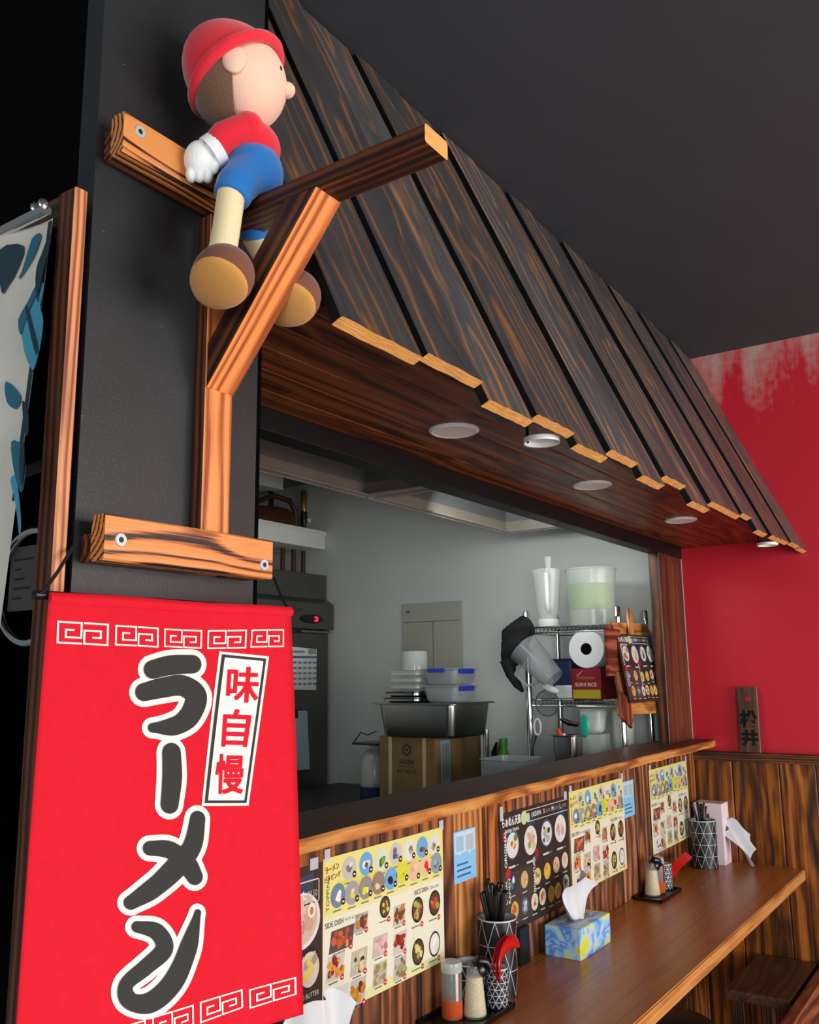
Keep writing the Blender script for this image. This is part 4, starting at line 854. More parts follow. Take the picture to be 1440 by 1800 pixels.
def paper(name, cor, y, lab, mat, cat, fn=None):
    q = [onY(u, v_, y) for u, v_ in cor]; t = root(name, q[3], lab, cat); bm = bmesh.new(); n = 8; g = []
    for j in range(n+1):
        g.append([bm.verts.new(q[0].lerp(q[1], i/n).lerp(q[3].lerp(q[2], i/n), j/n)+Vector((0, -.004*math.sin(math.pi*j/n)-.010*(i/n)**2*abs(j/n-.4), 0))) for i in range(n+1)])
    for j in range(n):
        for i in range(n): bm.faces.new((g[j][i], g[j+1][i], g[j+1][i+1], g[j][i+1]))
    mk('sheet', bm, mat, t, True)
    if fn:
        W_ = (q[1]-q[0]).length; H_ = (q[0]-q[3]).length; p = Print(q[3]+Vector((0, -.013, 0)), (1, 0, 0), (0, 0, 1)); fn(p, W_, H_); p.build('print', t)
    return t
def calp(p, W_, H_):
    p.rect(W_*.62, H_*.83, W_*.86, H_*.95, '#9cc4a0', 1); p.rect(W_*.08, H_*.85, W_*.45, H_*.90, '#9aa4ac', 1); p.rect(W_*.05, H_*.73, W_*.92, H_*.77, '#3f5f96', 1)
    for r_ in range(5):
        for k in range(5): p.rect(W_*(.08+.17*k), H_*(.60-.125*r_), W_*(.18+.17*k), H_*(.645-.125*r_), '#8296b0', 1)
paper('wall_calendar', ((505, 1136), (556, 1141), (554, 1213), (508, 1212)), 1.800, 'white month calendar stuck on the dark fridge door', 'paper', 'calendar', calp)
t = paper('note_sheet', ((510, 1250), (539, 1249), (543, 1352), (516, 1354)), 1.800, 'plain pale blue sheet on the fridge door below the calendar', 'paper_blue', 'paper')
c = onY(519, 1255, 1.79); mk('clip', B(c.x-.03, c.x+.012, 1.782, 1.79, c.z-.02, c.z+.02), 'black_plastic', t)
for z0 in (1.02, 1.06):
    pass
# floating shelf on the back wall above the fridge
sh = root('wall_shelf', (3.1, 2.15, 2.09), 'thick white floating shelf above the fridge', 'shelf')
mk('board', B(2.45, XR-.004, 1.858, 2.449, 2.092, 2.186), 'white_paint', sh, bev=.003)
mk('lip', B(2.45, XR-.004, 1.852, 1.858, 2.164, 2.186), 'white_paint', sh)
for i, (u, lab) in enumerate(((497, 'leftmost'), (516, 'middle'), (533, 'rightmost'))):
    c = onY(u, 990, 1.98); bm = bmesh.new(); tube(bm, [(c.x, 1.98, 1.954), (c.x, 1.98, 2.091)], .012, 10); tag(mk('shelf_post', bm, 'dark_pipe' if 'dark_pipe' in M else 'copper_dark', smooth=True), 'thin dark post between fridge top and white shelf, %s of three' % lab, 'post', 'dark posts under the shelf')
c = onY(478, 905, 2.05); t = root('copper_boiler', (c.x-.05, 2.1, 2.187), 'dark coppery boiler drum with a bent pipe on the white shelf', 'boiler')
bm = bmesh.new(); lathe(bm, [(0, 0), (.20, 0), (.21, .01), (.21, .07), (.19, .10), (0, .11)], (c.x-.05, 2.12, 2.187), 32); mk('drum', bm, 'copper_dark', t, True)
bm = bmesh.new(); tube(bm, [(c.x-.20, 2.0, 2.29), (c.x-.05, 2.0, 2.36), (c.x+.08, 2.0, 2.35), (c.x+.125, 2.0, 2.30), (c.x+.135, 2.0, 2.19)], .014, 12); mk('pipe', bm, 'copper_dark', t, True)
bm = bmesh.new(); tube(bm, [(c.x-.04, 2.02, 2.297), (c.x-.04, 2.02, 2.383)], .014, 12); mk('riser', bm, 'black_plastic', t, True)
c = onY(534, 910, 2.0); t = root('gas_torch', (c.x, 2.0, 2.187), 'brass and black gas torch standing at the shelf end', 'torch')
bm = bmesh.new(); lathe(bm, [(0, 0), (.03, 0), (.03, .008), (.012, .014), (.012, .05), (.018, .07), (.018, .12), (0, .12)], (c.x, 2.0, 2.187), 20); mk('base', bm, 'black_plastic', t, True)
bm = bmesh.new(); lathe(bm, [(.014, .12), (.017, .13), (.017, .22), (.012, .24), (0, .24)], (c.x, 2.0, 2.187), 20); mk('barrel', bm, 'brass', t, True)
bm = bmesh.new(); ell(bm, (c.x+.014, 1.975, 2.187+.075), (.016, .014, .016)); mk('knob', bm, 'white_plastic', t, True)
t = root('duct_box', (3.05, 2.1, 2.30), 'plain grey duct box above the boiler', 'duct')
mk('casing', B(2.45, 3.30, 1.95, 2.44, 2.385, 2.458), 'kitchen_paint', t)
# exhaust hoods
def hood(x0, x1, lab):
    y0, y1, z0 = .06, .668, 2.03; t = root('exhaust_hood', ((x0+x1)/2, (y0+y1)/2, z0), lab, 'hood', 'steel exhaust hoods')
    for nm, a in (('lip', (x0, x1, y1-.004, y1, z0, z0+.05)), ('lip', (x0, x1, y0, y0+.004, z0, z0+.05)), ('lip', (x0, x0+.004, y0+.004, y1-.004, z0, z0+.05)), ('lip', (x1-.004, x1, y0+.004, y1-.004, z0, z0+.05))): mk(nm, B(*a), 'hood_steel', t)
    for a in ((x0+.004, x1-.004, y1-.034, y1-.004), (x0+.004, x1-.004, y0+.004, y0+.034), (x0+.004, x0+.034, y0+.034, y1-.034), (x1-.034, x1-.004, y0+.034, y1-.034)): mk('gutter', B(a[0], a[1], a[2], a[3], z0+.002, z0+.006), 'hood_steel', t)
    bm = bmesh.new(); lo = [(x0, y0, z0+.05), (x1, y0, z0+.05), (x1, y1, z0+.05), (x0, y1, z0+.05)]; hi = [(x0+.05, y0+.05, 2.455), (x1-.05, y0+.05, 2.455), (x1-.05, y1-.05, 2.455), (x0+.05, y1-.05, 2.455)]
    a = [bm.verts.new(q) for q in lo]; c = [bm.verts.new(q) for q in hi]
    for k in range(4): bm.faces.new((a[k], a[(k+1) % 4], c[(k+1) % 4], c[k]))
    o = mk('canopy', bm, 'hood_inside', t); md = o.modifiers.new('s', 'SOLIDIFY'); md.thickness = .003
    bm = bmesh.new(); hexa(bm, [(x0+.06, y0+.10, 2.20), (x1-.06, y0+.10, 2.20), (x1-.06, y1-.08, 2.20), (x0+.06, y1-.08, 2.20), (x0+.06, y0+.10, 2.21), (x1-.06, y0+.10, 2.21), (x1-.06, y1-.08, 2.21), (x0+.06, y1-.08, 2.21)]); bmesh.ops.recalc_face_normals(bm, faces=bm.faces); mk('filter_panel', bm, 'hood_inside', t)
hood(.95, 2.318, 'steel exhaust hood over the kitchen, left one whose pale lip meets the pillar')
hood(2.335, 3.300, 'steel exhaust hood over the kitchen, right one nearer the kitchen side wall')
# board on the kitchen wall
t = root('cream_wall_panel', (XR-.006, 1.2, 1.36), 'flat cream plastic panel fixed on the grey kitchen wall above the pans', 'panel')
mk('panel', B(XR-.014, XR-.002, 1.033, 1.363, 1.352, 1.781), 'cream_board', t, bev=.003)
mk('seam', B(XR-.0155, XR-.0138, 1.04, 1.356, 1.690, 1.693), 'seam_grey', t); mk('seam', B(XR-.0155, XR-.0138, 1.186, 1.189, 1.36, 1.69), 'seam_grey', t); mk('badge', B(XR-.0155, XR-.0138, 1.32, 1.342, 1.735, 1.747), 'seam_grey', t)
# cardboard carton
t = root('cardboard_carton', (3.1, .95, BZ), 'brown cardboard carton with two cream straps and a dark hexagon mark', 'carton')
X0, X1, Y0, Y1 = 2.95, 3.30, .815, 1.085
mk('box', B(X0, X1, Y0, Y1, BZ, 1.205), 'cardboard', t, bev=.004)
for yy in (1.030, .868): mk('strap', B(X0-.002, X0, yy-.008, yy+.008, BZ, 1.2045), 'strap_cream', t)
p = Print((X0-.0004, Y1, BZ), (0, -1, 0), (0, 0, 1))
hx = .135; hz = .225
for r_, cc, l in ((.024, '#2a1c12', 1), (.017, '#8a6b42', 2), (.008, '#4a3420', 3)): p.poly([(hx+r_*math.cos(a), hz+r_*math.sin(a)) for a in (math.pi/6+math.pi/3*k for k in range(6))], cc, l)
p.text('SHODA', hx-.036, hz-.055, .019, '#33241a', 1, w=.072, bold=.02); p.text('SOY SAUCE', hx-.046, hz-.088, .014, '#4a3826', 1, w=.092, bold=.02); p.rect(hx-.035, hz-.065, hx+.035, hz-.062, '#5a4630', 1); p.build('print', t)
p = Print((X0+.03, Y0-.0005, BZ), (1, 0, 0), (0, 0, 1)); p.rect(.005, .10, .075, .262, '#a9bac0', 1)
for k in range(6): p.rect(.016+.009*k, .115, .020+.009*k, .25, '#5a6a78', 2)
p.build('label', t)
# gastronorm pans and containers stacked on the carton
def panbox(t, x0, x1, y0, y1, z0, z1, mat, nm='basin', rim=.018, tp=.012, r_=.03):
    def rr(a0, a1, b0, b1, z, rad, n=5):
        o = []
        for (cx, cy, s0) in ((a1-rad, b1-rad, 0), (a0+rad, b1-rad, .5), (a0+rad, b0+rad, 1), (a1-rad, b0+rad, 1.5)):
            for k in range(n+1): a = math.pi*(s0+.5*k/n); o.append((cx+rad*math.cos(a), cy+rad*math.sin(a), z))
        return o
    bm = bmesh.new(); L = [rr(x0+tp+.01, x1-tp-.01, y0+tp+.01, y1-tp-.01, z0, r_), rr(x0+tp, x1-tp, y0+tp, y1-tp, z0+.010, r_), rr(x0, x1, y0, y1, z1-.012, r_), rr(x0, x1, y0, y1, z1-.004, r_), rr(x0-rim, x1+rim, y0-rim, y1+rim, z1, r_), rr(x0-rim, x1+rim, y0-rim, y1+rim, z1+.0015, r_), rr(x0+.002, x1-.002, y0+.002, y1-.002, z1+.0015, r_), rr(x0+tp+.002, x1-tp-.002, y0+tp+.002, y1-tp-.002, z0+.012, r_)]
    R_ = [[bm.verts.new(q) for q in l] for l in L]; n = len(R_[0])
    for a, c in zip(R_, R_[1:]):
        for k in range(n): bm.faces.new((a[k], a[(k+1) % n], c[(k+1) % n], c[k]))
    bm.faces.new(R_[0][::-1]); bm.faces.new(R_[-1]); bmesh.ops.recalc_face_normals(bm, faces=bm.faces); return mk(nm, bm, mat, t, True)
t = root('steel_pan', (3.05, .87, 1.2055), 'large deep stainless pan standing on the cardboard carton', 'pan'); panbox(t, 2.90, 3.20, .705, 1.055, 1.2055, 1.332, 'steel', rim=.022)
mk('base_board', B(2.888, 3.21, .70, 1.07, 1.334, 1.337), 'steel', t)
t = root('steel_pan', (3.02, .98, 1.338), 'small shallow stainless pan, lower of the stack on the big pan', 'pan'); panbox(t, 2.915, 3.13, .875, 1.045, 1.338, 1.356, 'steel', rim=.006, tp=.005); 
t = root('steel_pan', (3.02, .98, 1.3615), 'small shallow stainless pan, upper of the stack on the big pan', 'pan'); panbox(t, 2.920, 3.125, .880, 1.04, 1.3582, 1.378, 'steel', rim=.006, tp=.005)
for k in range(3):
    z0 = 1.381+.0265*k; t = root('clear_tray', (3.0, .95, z0), ('clear shallow plastic tray, lowest of the three stacked on the small pans', 'clear shallow plastic tray, middle of the three stacked on the small pans', 'clear shallow plastic tray, top of the three stacked on the small pans')[k], 'tray', 'clear stacked trays')
    panbox(t, 2.93, 3.11, .88, 1.022, z0, z0+.024, 'clear_rim', 'tray_shell', rim=.006, tp=.004, r_=.015)
t = root('clear_canister', (3.0, .93, 1.4615), 'clear round canister upside down on top of the tray stack', 'canister'); bm = bmesh.new(); lathe(bm, [(.052, 0), (.052, .07), (.049, .076), (0, .077)], (3.0, .942, 1.4625), 28); mk('body', bm, 'clear_rim', t, True)
for k, zz in enumerate((1.338, 1.4035)):
    t = root('lock_box', (3.0, .78, zz), ('translucent food box with a blue clip, lower of the pair', 'translucent food box with blue clips, upper of the pair')[k], 'food box', 'clip-lock food boxes')
    panbox(t, 2.935, 3.11, .712, .862, zz, zz+.060, 'grey_plastic', 'tub', rim=.005, tp=.008, r_=.02)
    mk('lid', B(2.933, 3.112, .710, .864, zz+.0605, zz+.0655), 'grey_plastic', t, bev=.002)
    mk('clip', B(2.96, 3.06, .698, .711, zz+.044, zz+.064), 'blue_clip', t, bev=.003)
    if k: mk('clip', B(2.921, 2.934, .755, .83, zz+.050, zz+.066), 'blue_clip', t, bev=.003)
# jerrycan and scale left of the carton
t = root('plastic_jug', (3.05, 1.17, BZ), 'milky plastic jug with dark blue base left of the carton', 'jug')
bm = bmesh.new(); lathe(bm, [(0, 0), (.058, 0), (.060, .01), (.060, .07)], (3.02, 1.160, BZ), 24); mk('base', bm, 'navy_plastic', t, True)
bm = bmesh.new(); lathe(bm, [(.060, .07), (.060, .165), (.045, .20), (.022, .215), (.022, .235), (0, .235)], (3.02, 1.160, BZ), 24); mk('body', bm, 'milky_plastic', t, True)
t = root('black_funnel', (3.02, 1.16, BZ+.236), 'flat black cover with wire handle on the plastic jug', 'cover')
mk('plate', B(2.95, 3.09, 1.098, 1.225, BZ+.2355, BZ+.244), 'black_plastic', t, bev=.002)
bm = bmesh.new(); tube(bm, [(2.96, 1.222, BZ+.244), (2.96, 1.185, BZ+.285), (2.96, 1.15, BZ+.275), (2.96, 1.105, BZ+.292)], .0025, 6); mk('handle', bm, 'black_plastic', t, True)
# items right of the carton
c = onX(855, 1310, 3.1); bm = bmesh.new(); tube(bm, [(3.1, c.y, BZ), (3.1, c.y, c.z+.06)], .012, 12); tag(mk('steel_tube', bm, 'chrome', smooth=True), 'short upright chrome tube right of the cardboard carton', 'tube')
c = onX(885, 1310, 3.2); t = root('green_bottle', (3.2, c.y, BZ), 'bright green squeeze bottle on the bench by the rack', 'bottle')
bm = bmesh.new(); lathe(bm, [(0, 0), (.026, 0), (.026, .19), (.014, .22), (.014, .235)], (3.2, c.y, BZ), 20); mk('body', bm, 'green_plastic', t, True)
bm = bmesh.new(); lathe(bm, [(.017, .235), (.017, .262), (0, .264)], (3.2, c.y, BZ), 16); mk('cap', bm, 'green_plastic', t, True)
c = onX(862, 1312, 3.25); bm = bmesh.new(); lathe(bm, [(0, 0), (.03, 0), (.03, .2), (.01, .24), (0, .24)], (3.28, c.y-.02, BZ), 18); tag(mk('dark_bottle', bm, 'black_plastic', smooth=True), 'dark bottle between the chrome tube and the green bottle', 'bottle')
t = root('plastic_tub', (2.85, .40, BZ), 'pale grey translucent tub tilted against the bench edge', 'tub'); o = panbox(t, 2.77, 2.95, .36, .52, BZ+.001, BZ+.222, 'grey_plastic', 'tub', rim=.006, tp=.02); 
# wire rack
RK = root('wire_rack', (3.3, .32, BZ), 'chrome wire shelving rack against the kitchen side wall', 'rack')
PO = ((3.15, .508), (3.45, .520), (3.15, .133), (3.45, .135))
for x, y in PO:
    bm = bmesh.new(); lathe(bm, [(0, 0), (.0125, 0), (.0125, .715), (.0135, .716), (.0135, .722), (.0125, .724), (.0125, .752), (.010, .757), (0, .758)], (x, y, BZ), 16); mk('pole', bm, 'chrome', RK, True)
for zz in (1.622, 1.345):
    for (a, c) in ((0, 1), (0, 2), (1, 3), (2, 3)):
        (xa, ya), (xb, yb) = PO[a], PO[c]
        for dz in (0, -.022): bm = bmesh.new(); tube(bm, [(xa, ya, zz+dz), (xb, yb, zz+dz)], .003, 8); mk('shelf_rail', bm, 'chrome', RK, True)
    for k in range(22):
        y = .150+(.500-.150)*k/21; bm = bmesh.new(); tube(bm, [(3.15, y, zz-.022), (3.15, y, zz+.003), (3.45, y, zz+.003)], .0014, 5); mk('shelf_wire', bm, 'chrome', RK, True)
ZT = 1.6265; ZM = 1.3495
# top shelf: jug and bucket
t = root('blender_jug', (3.2, .448, ZT), 'tall clear blender jug with white handle on top of the rack', 'jug'); jc = (3.21, .442, ZT)
bm = bmesh.new(); lathe(bm, [(0, 0), (.040, 0), (.042, .004), (.042, .026), (.036, .030), (0, .03)], jc, 28); mk('base_collar', bm, 'white_plastic', t, True)
bm = bmesh.new(); shell(bm, [(.036, .030), (.042, .06), (.060, .225)], jc, 28); mk('clear_wall', bm, 'clear_rim', t, True)
bm = bmesh.new(); tube(bm, [(3.165, .420, ZT+.215), (3.128, .405, ZT+.20), (3.126, .405, ZT+.10), (3.155, .418, ZT+.066)], .009, 10); mk('handle', bm, 'white_plastic', t, True)
bm = bmesh.new(); tube(bm, [(3.19, .425, ZT+.10), (3.175, .418, ZT+.20), (3.165, .412, ZT+.272)], [.006, .008, .016], 10); t2 = tag(mk('plastic_scoop', bm, 'clear_rim', smooth=True), 'white-edged scoop standing inside the blender jug', 'scoop')
t = root('plastic_bucket', (3.27, .287, ZT), 'large milky round tub with green print on top of the rack', 'tub'); bc = (3.28, .285, ZT)
bm = bmesh.new(); shell(bm, [(.001, .002), (.088, .002), (.098, .215), (.101, .216), (.101, .222), (.097, .222)], bc, 36); mk('tub_wall', bm, 'milky_plastic', t, True)
bm = bmesh.new(); shell(bm, [(.0915, .06), (.0962, .16)], bc, 36)
bmesh.ops.delete(bm, geom=[f for f in bm.faces if not (2.5 < (math.atan2(f.calc_center_median().y-bc[1], f.calc_center_median().x-bc[0]) % 6.283) < 4.3)], context='FACES'); plain('faded_green', '#9cae8e', 0.5); mk('green_print', bm, 'faded_green', t, True)
# middle shelf
t = root('paper_roll', (3.3, .27, ZM), 'fat white paper roll lying on the middle rack shelf', 'paper roll'); rc = (3.15, .262, ZM+.112+.0725)
bm = bmesh.new(); lathe(bm, [(.022, 0), (.070, 0), (.072, .003), (.072, .20), (.022, .20)], rc, 36, 'X'); mk('roll', bm, 'white_paint', t, True)
bm = bmesh.new(); lathe(bm, [(0, -.001), (.022, -.001), (.022, .004)], rc, 24, 'X'); mk('core_hole', bm, 'black_void', t, True)
t = root('red_carton', (3.22, .25, ZM), 'dark red and yellow food carton on the middle rack shelf', 'carton')
CX = 3.140
for i_ in (0,):
    mk('box', B(CX, 3.34, .205, .322, ZM, ZM+.112), 'carton_red', t)
p = Print((CX-.0003, .322, ZM), (0, -1, 0), (0, 0, 1)); p.rect(.004, .002, .113, .034, '#c9b22a', 1); p.text('PREMIUM', .022, .072, .010, '#c88a4a', 1, w=.07); p.text('SUSHI RICE', .014, .046, .014, '#e6d8d0', 1, w=.085, bold=.02); p.poly([(.02, .085), (.045, .105), (.048, .104), (.024, .083)], '#d8a0a0', 1); p.build('print', t)
t = root('blue_bin', (3.3, .42, ZM), 'dark blue plastic bin standing on the middle rack shelf', 'bin'); panbox(t, 3.26, 3.40, .372, .470, ZM, ZM+.15, 'navy_plastic', 'bin_wall', rim=.006, tp=.008, r_=.015)
mk('food_pouch', B(3.17, 3.20, .335, .41, ZM, ZM+.05), 'white_paint', bev=.006); tag(bpy.data.objects['food_pouch'], 'small white packet left of the red carton', 'packet')
# hanging on the left pole
t = root('measuring_jug', (3.1, .50, 1.45), 'translucent measuring jug hanging tilted from the rack corner', 'jug')
bm = bmesh.new(); shell(bm, [(.001, 0), (.044, 0), (.062, .165), (.066, .17)], (0, 0, 0), 28); mt = Matrix.Translation((3.09, .395, 1.385)) @ Matrix.Rotation(math.radians(50), 4, 'X') @ Matrix.Rotation(math.radians(-12), 4, 'Y')
mt = Matrix.Translation(onX(974, 1194, 3.085)) @ Vector((0.0, .72, .70)).to_track_quat('Z', 'Y').to_matrix().to_4x4(); bmesh.ops.transform(bm, matrix=mt, verts=bm.verts); mk('jug_wall', bm, 'grey_plastic', t, True)
bm = bmesh.new(); tube(bm, [mt @ Vector(q) for q in ((.0, -.055, .14), (.0, -.10, .13), (.0, -.095, .06), (.0, -.048, .04))], .007, 10); mk('handle', bm, 'grey_plastic', t, True)
bm = bmesh.new(); tube(bm, [mt @ Vector((0, .05, .17)), (3.14, .50, 1.60), (3.15, .508, 1.612)], .004, 8); mk('hook', bm, 'chrome', t, True)
t = root('black_bag', (3.1, .56, 1.4), 'black cloth bag draped over the rack corner', 'bag')
bm = bmesh.new(); r5 = random.Random(2)
def bagfn(v_): 
    v_.co.x += .15*math.sin(7*v_.co.z+3*v_.co.y); v_.co.y += .22*math.sin(5*v_.co.z+1)*(.6)+.12*math.sin(11*v_.co.x+6*v_.co.z)
ell(bm, onX(908, 1128, 3.10), (.035, .058, .105), Matrix.Rotation(math.radians(24), 3, 'X'), 32, 24, bagfn); mk('bag_body', bm, 'black_cloth', t, True)
bm = bmesh.new(); tube(bm, [onX(892, 1160, 3.10), onX(899, 1185, 3.10), onX(910, 1204, 3.10), onX(920, 1216, 3.11)], [.030, .022, .016, .006], 12); mk('strap', bm, 'black_cloth', t, True)
t = root('white_spatula', (3.08, .42, 1.35), 'cream plastic spatula head poking out under the measuring jug', 'spatula'); bm = bmesh.new(); ell(bm, onX(968, 1211, 3.07), (.007, .036, .013), Matrix.Rotation(math.radians(20), 3, 'X')); mk('head', bm, 'white_plastic', t, True)
t = root('wire_sieve', (3.12, .40, 1.25), 'round wire sieve with a black handle hanging under the middle shelf', 'sieve'); sc = onX(962, 1236, 3.13)
bm = bmesh.new(); N_ = 28; tube(bm, [sc+Vector((0, .048*math.cos(2*math.pi*k/N_), .048*math.sin(2*math.pi*k/N_))) for k in range(N_+1)], .0025, 6, False); mk('hoop', bm, 'steel', t, True)
plain('sieve_mesh', '#5a5c5c', .5, alpha=.45); bm = bmesh.new(); bm.faces.new([bm.verts.new(sc+Vector((0, .047*math.cos(2*math.pi*k/N_), .047*math.sin(2*math.pi*k/N_)))) for k in range(N_)]); mk('mesh', bm, 'sieve_mesh', t)
bm = bmesh.new(); tube(bm, [onX(986, 1264, 3.13), onX(1000, 1271, 3.13), onX(1016, 1274, 3.13)], [.006, .011, .008], 10); mk('handle', bm, 'black_plastic', t, True)
t = root('white_scissors', (3.12, .50, 1.2), 'white-handled scissors hooked on the left rack pole', 'scissors'); hc = onX(945, 1278, 3.13)
bm = bmesh.new(); tube(bm, [hc+Vector((0, .014*math.cos(2*math.pi*k/20), .030*math.sin(2*math.pi*k/20))) for k in range(21)], .0038, 8, False); mk('handle', bm, 'white_plastic', t, True)
bm = bmesh.new(); tube(bm, [hc+Vector((0, .008, -.03)), hc+Vector((0, .02, -.075))], [.006, .002], 8); mk('blade', bm, 'chrome', t, True)
# bench-level containers under the rack
def onbench(u0, u1, x): a = onX(u0, 1300, x).y; c = onX(u1, 1300, x).y; return min(a, c), max(a, c)
a, c = onbench(967, 1013, 3.0); t = root('steel_insert', (3.05, (a+c)/2, BZ), 'small deep stainless insert pan with a red-handled tool in it', 'pan'); panbox(t, 3.0, 3.09, a+.006, c-.006, BZ+.0, 1.224, 'steel', 'basin', rim=.008, tp=.012, r_=.02)
bm = bmesh.new(); tube(bm, [(3.045, onX(996, 1305, 3.045).y, BZ+.013), onX(990, 1306, 3.045), onX(985, 1290, 3.045), onX(981, 1282, 3.045)], [.004, .004, .010, .009], 10); tag(mk('basting_brush', bm, 'orange_plastic', smooth=True), 'orange-red handled brush sticking out of the steel insert', 'brush')
a, c = onbench(1016, 1058, 3.10); t = root('scoop_tub', (3.15, (a+c)/2, BZ), 'clear tub with a teal scoop against its wall', 'tub')
zz0, zz1 = onX(1035, 1290, 3.1).z, onX(1035, 1248, 3.1).z
mk('stand', B(3.10, 3.185, a+.004, c-.004, BZ, zz0-.002), 'clear_rim', t); panbox(t, 3.10, 3.185, a+.004, c-.004, zz0, zz1, 'clear_rim', 'tub_wall', rim=.005, tp=.006, r_=.02)
bm = bmesh.new(); ell(bm, onX(1028, 1276, 3.098), (.006, .018, .042)); mk('teal_scoop', bm, 'teal_plastic', t, True)
a, c = onbench(1056, 1092, 3.12); t = root('clear_bin', (3.18, (a+c)/2, BZ), 'clear storage bin with white lining behind the front rack pole', 'bin'); panbox(t, 3.205, 3.31, a+.012, c-.002, BZ+.0, onX(1070, 1250, 3.15).z, 'milky_plastic', 'bin_wall', rim=.005, tp=.006, r_=.02)
pc_ = onX(1118, 1305, 3.40); t = root('steel_pot', (3.4, pc_.y, BZ), 'round stainless pot between the two right rack poles', 'pot')
bm = bmesh.new(); lathe(bm, [(0, 0), (.062, 0), (.065, .01), (.065, .21), (.068, .212), (.068, .216), (.060, .216), (.060, .03), (0, .03)], (3.392, pc_.y+.03, BZ), 32); mk('pot_wall', bm, 'steel', t, True)
# menu board hung on the right poles
t = root('menu_board', (3.25, .09, 1.3), 'small charred-plank board with a black noodle menu hung on the rack poles', 'menu board')
yb = .112
LK = .16
def lp(u, v_, y0):   # point on the leaning board: y = y0 + LK*(z-1.69)
    d = ray(u, v_); tt = (y0-CAM.y+LK*(CAM.z-1.69))/(d.y-LK*d.z); return CAM+d*tt
def pk(u0, v0, u1, v1, wd, mat, dy=0.0, nm='plank'):
    p0, p1 = lp(u0, v0, yb+dy), lp(u1, v1, yb+dy); plank(nm, (p1-p0).length, wd, .010, frm((p0+p1)/2, p1-p0, (p1-p0).cross(Vector((0, 1, 0)))), mat, t)
pk(1074, 1100, 1104, 1270, .085, 'bench_wood'); pk(1106, 1072, 1110, 1122, .046, 'ledge_wood', -.012); pk(1076, 1106, 1138, 1108, .050, 'ledge_wood'); pk(1086, 1244, 1156, 1240, .055, 'ledge_wood', .0); pk(1142, 1110, 1149, 1236, .045, 'ledge_wood', .011)
pk(1066, 1146, 1090, 1147, .16, 'bench_wood', -.011); pk(1099, 1225, 1101, 1271, .10, 'bench_wood', -.011)
q0, q1_, q3 = lp(1079, 1112, .088), lp(1138, 1118, .088), lp(1099, 1237, .088); LV = Vector((0, LK, 1)).normalized(); W_ = (q1_.x-q0.x+.02); Hh = (q0-q3).length*.985; lowc = q0-LV*Hh+Vector((.018, 0, 0)); lowc.z = q3.z
LU = Vector((1, 0, 0)); LN = LU.cross(LV); bm = bmesh.new(); cs = [lowc, lowc+LU*W_, lowc+LU*W_+LV*Hh, lowc+LV*Hh]; hexa(bm, [c_ for c_ in cs]+[c_-LN*.001 for c_ in cs]); bmesh.ops.recalc_face_normals(bm, faces=bm.faces); mk('menu_sheet', bm, 'menu_black', t)
p = Print(lowc, LU, LV); black_menu_print(p, W_, Hh); p.build('menu_print', t)

# ================================================================ DOORWAY CURTAIN AND WHAT SHOWS BEHIND IT
dc = root('door_curtain', (0.47, -.05, 1.9), 'cream doorway curtain printed with blue and navy leaves at the left edge', 'curtain')
def cpt(y, z, lift=0.0): return Vector((0.470+.010*math.sin(y*26+z*2.0)-lift, y, z))
bm = bmesh.new(); nu, nv = 40, 30; g = []
for j in range(nv+1):
    z = 1.908-(1.908-1.15)*j/nv; ye = -.337+.105*(1.908-z); g.append([bm.verts.new(cpt(ye+(.42-ye)*i/nu, z)) for i in range(nu+1)])
for j in range(nv):
    for i in range(nu): bm.faces.new((g[j][i], g[j+1][i], g[j+1][i+1], g[j][i+1]))
mk('cloth', bm, 'noren_cloth', dc, True)
def cpatch(name, pts, mat, lift):
    q = [Vector(p) for p in pts]; n = len(q); pts = []
    for k in range(n):
        a, b2, c, d = q[k-1], q[k], q[(k+1) % n], q[(k+2) % n]
        for t in (0, .34, .67): pts.append(0.5*((2*b2)+(c-a)*t+(2*a-5*b2+4*c-d)*t*t+(3*b2-a-3*c+d)*t**3))
    P = [onX(x/4.39, 350+y/4.39, .462) for x, y in pts]; bm = bmesh.new(); f = bm.faces.new([bm.verts.new(p) for p in P]); bmesh.ops.triangulate(bm, faces=[f])
    bmesh.ops.subdivide_edges(bm, edges=list(bm.edges), cuts=2, use_grid_fill=True)
    for v_ in bm.verts: v_.co = cpt(v_.co.y, v_.co.z, lift)
    mk(name, bm, mat, dc)
cpatch('leaf_print', [(180, 620), (120, 760), (58, 900), (70, 1030), (85, 1160), (145, 1290), (190, 1180), (215, 1080), (235, 900), (205, 780), (240, 620)], 'noren_sky', .003)
cpatch('leaf_print', [(112, 800), (140, 980), (192, 1170), (207, 1110), (165, 960), (132, 820)], 'noren_navy', .006)
cpatch('leaf_print', [(175, 640), (120, 760), (56, 900), (68, 1020), (95, 930), (150, 770), (215, 640)], 'noren_blue', .0045)
cpatch('leaf_print', [(302, 205), (262, 330), (200, 480), (188, 640), (205, 770), (215, 640), (262, 470), (318, 300)], 'noren_navy', .006)
cpatch('leaf_print', [(150, 262), (95, 480), (60, 570), (78, 560), (160, 400), (215, 225)], 'noren_blue', .003)
cpatch('leaf_print', [(-40, 380), (-40, 700), (0, 640), (45, 540), (100, 325)], 'noren_navy', .003)
cpatch('leaf_print', [(-40, 1380), (-40, 1540), (18, 1590), (52, 1490)], 'noren_blue', .003)
cpatch('leaf_print', [(62, 1530), (78, 1760), (112, 1790), (108, 1600)], 'noren_navy', .003)
cpatch('leaf_print', [(-20, 1850), (0, 2100), (60, 2250), (95, 2050), (60, 1880)], 'noren_blue', .003)
cpatch('leaf_print', [(-30, 2150), (10, 2350), (45, 2600), (60, 2500), (40, 2300), (10, 2120)], 'noren_sky', .003)
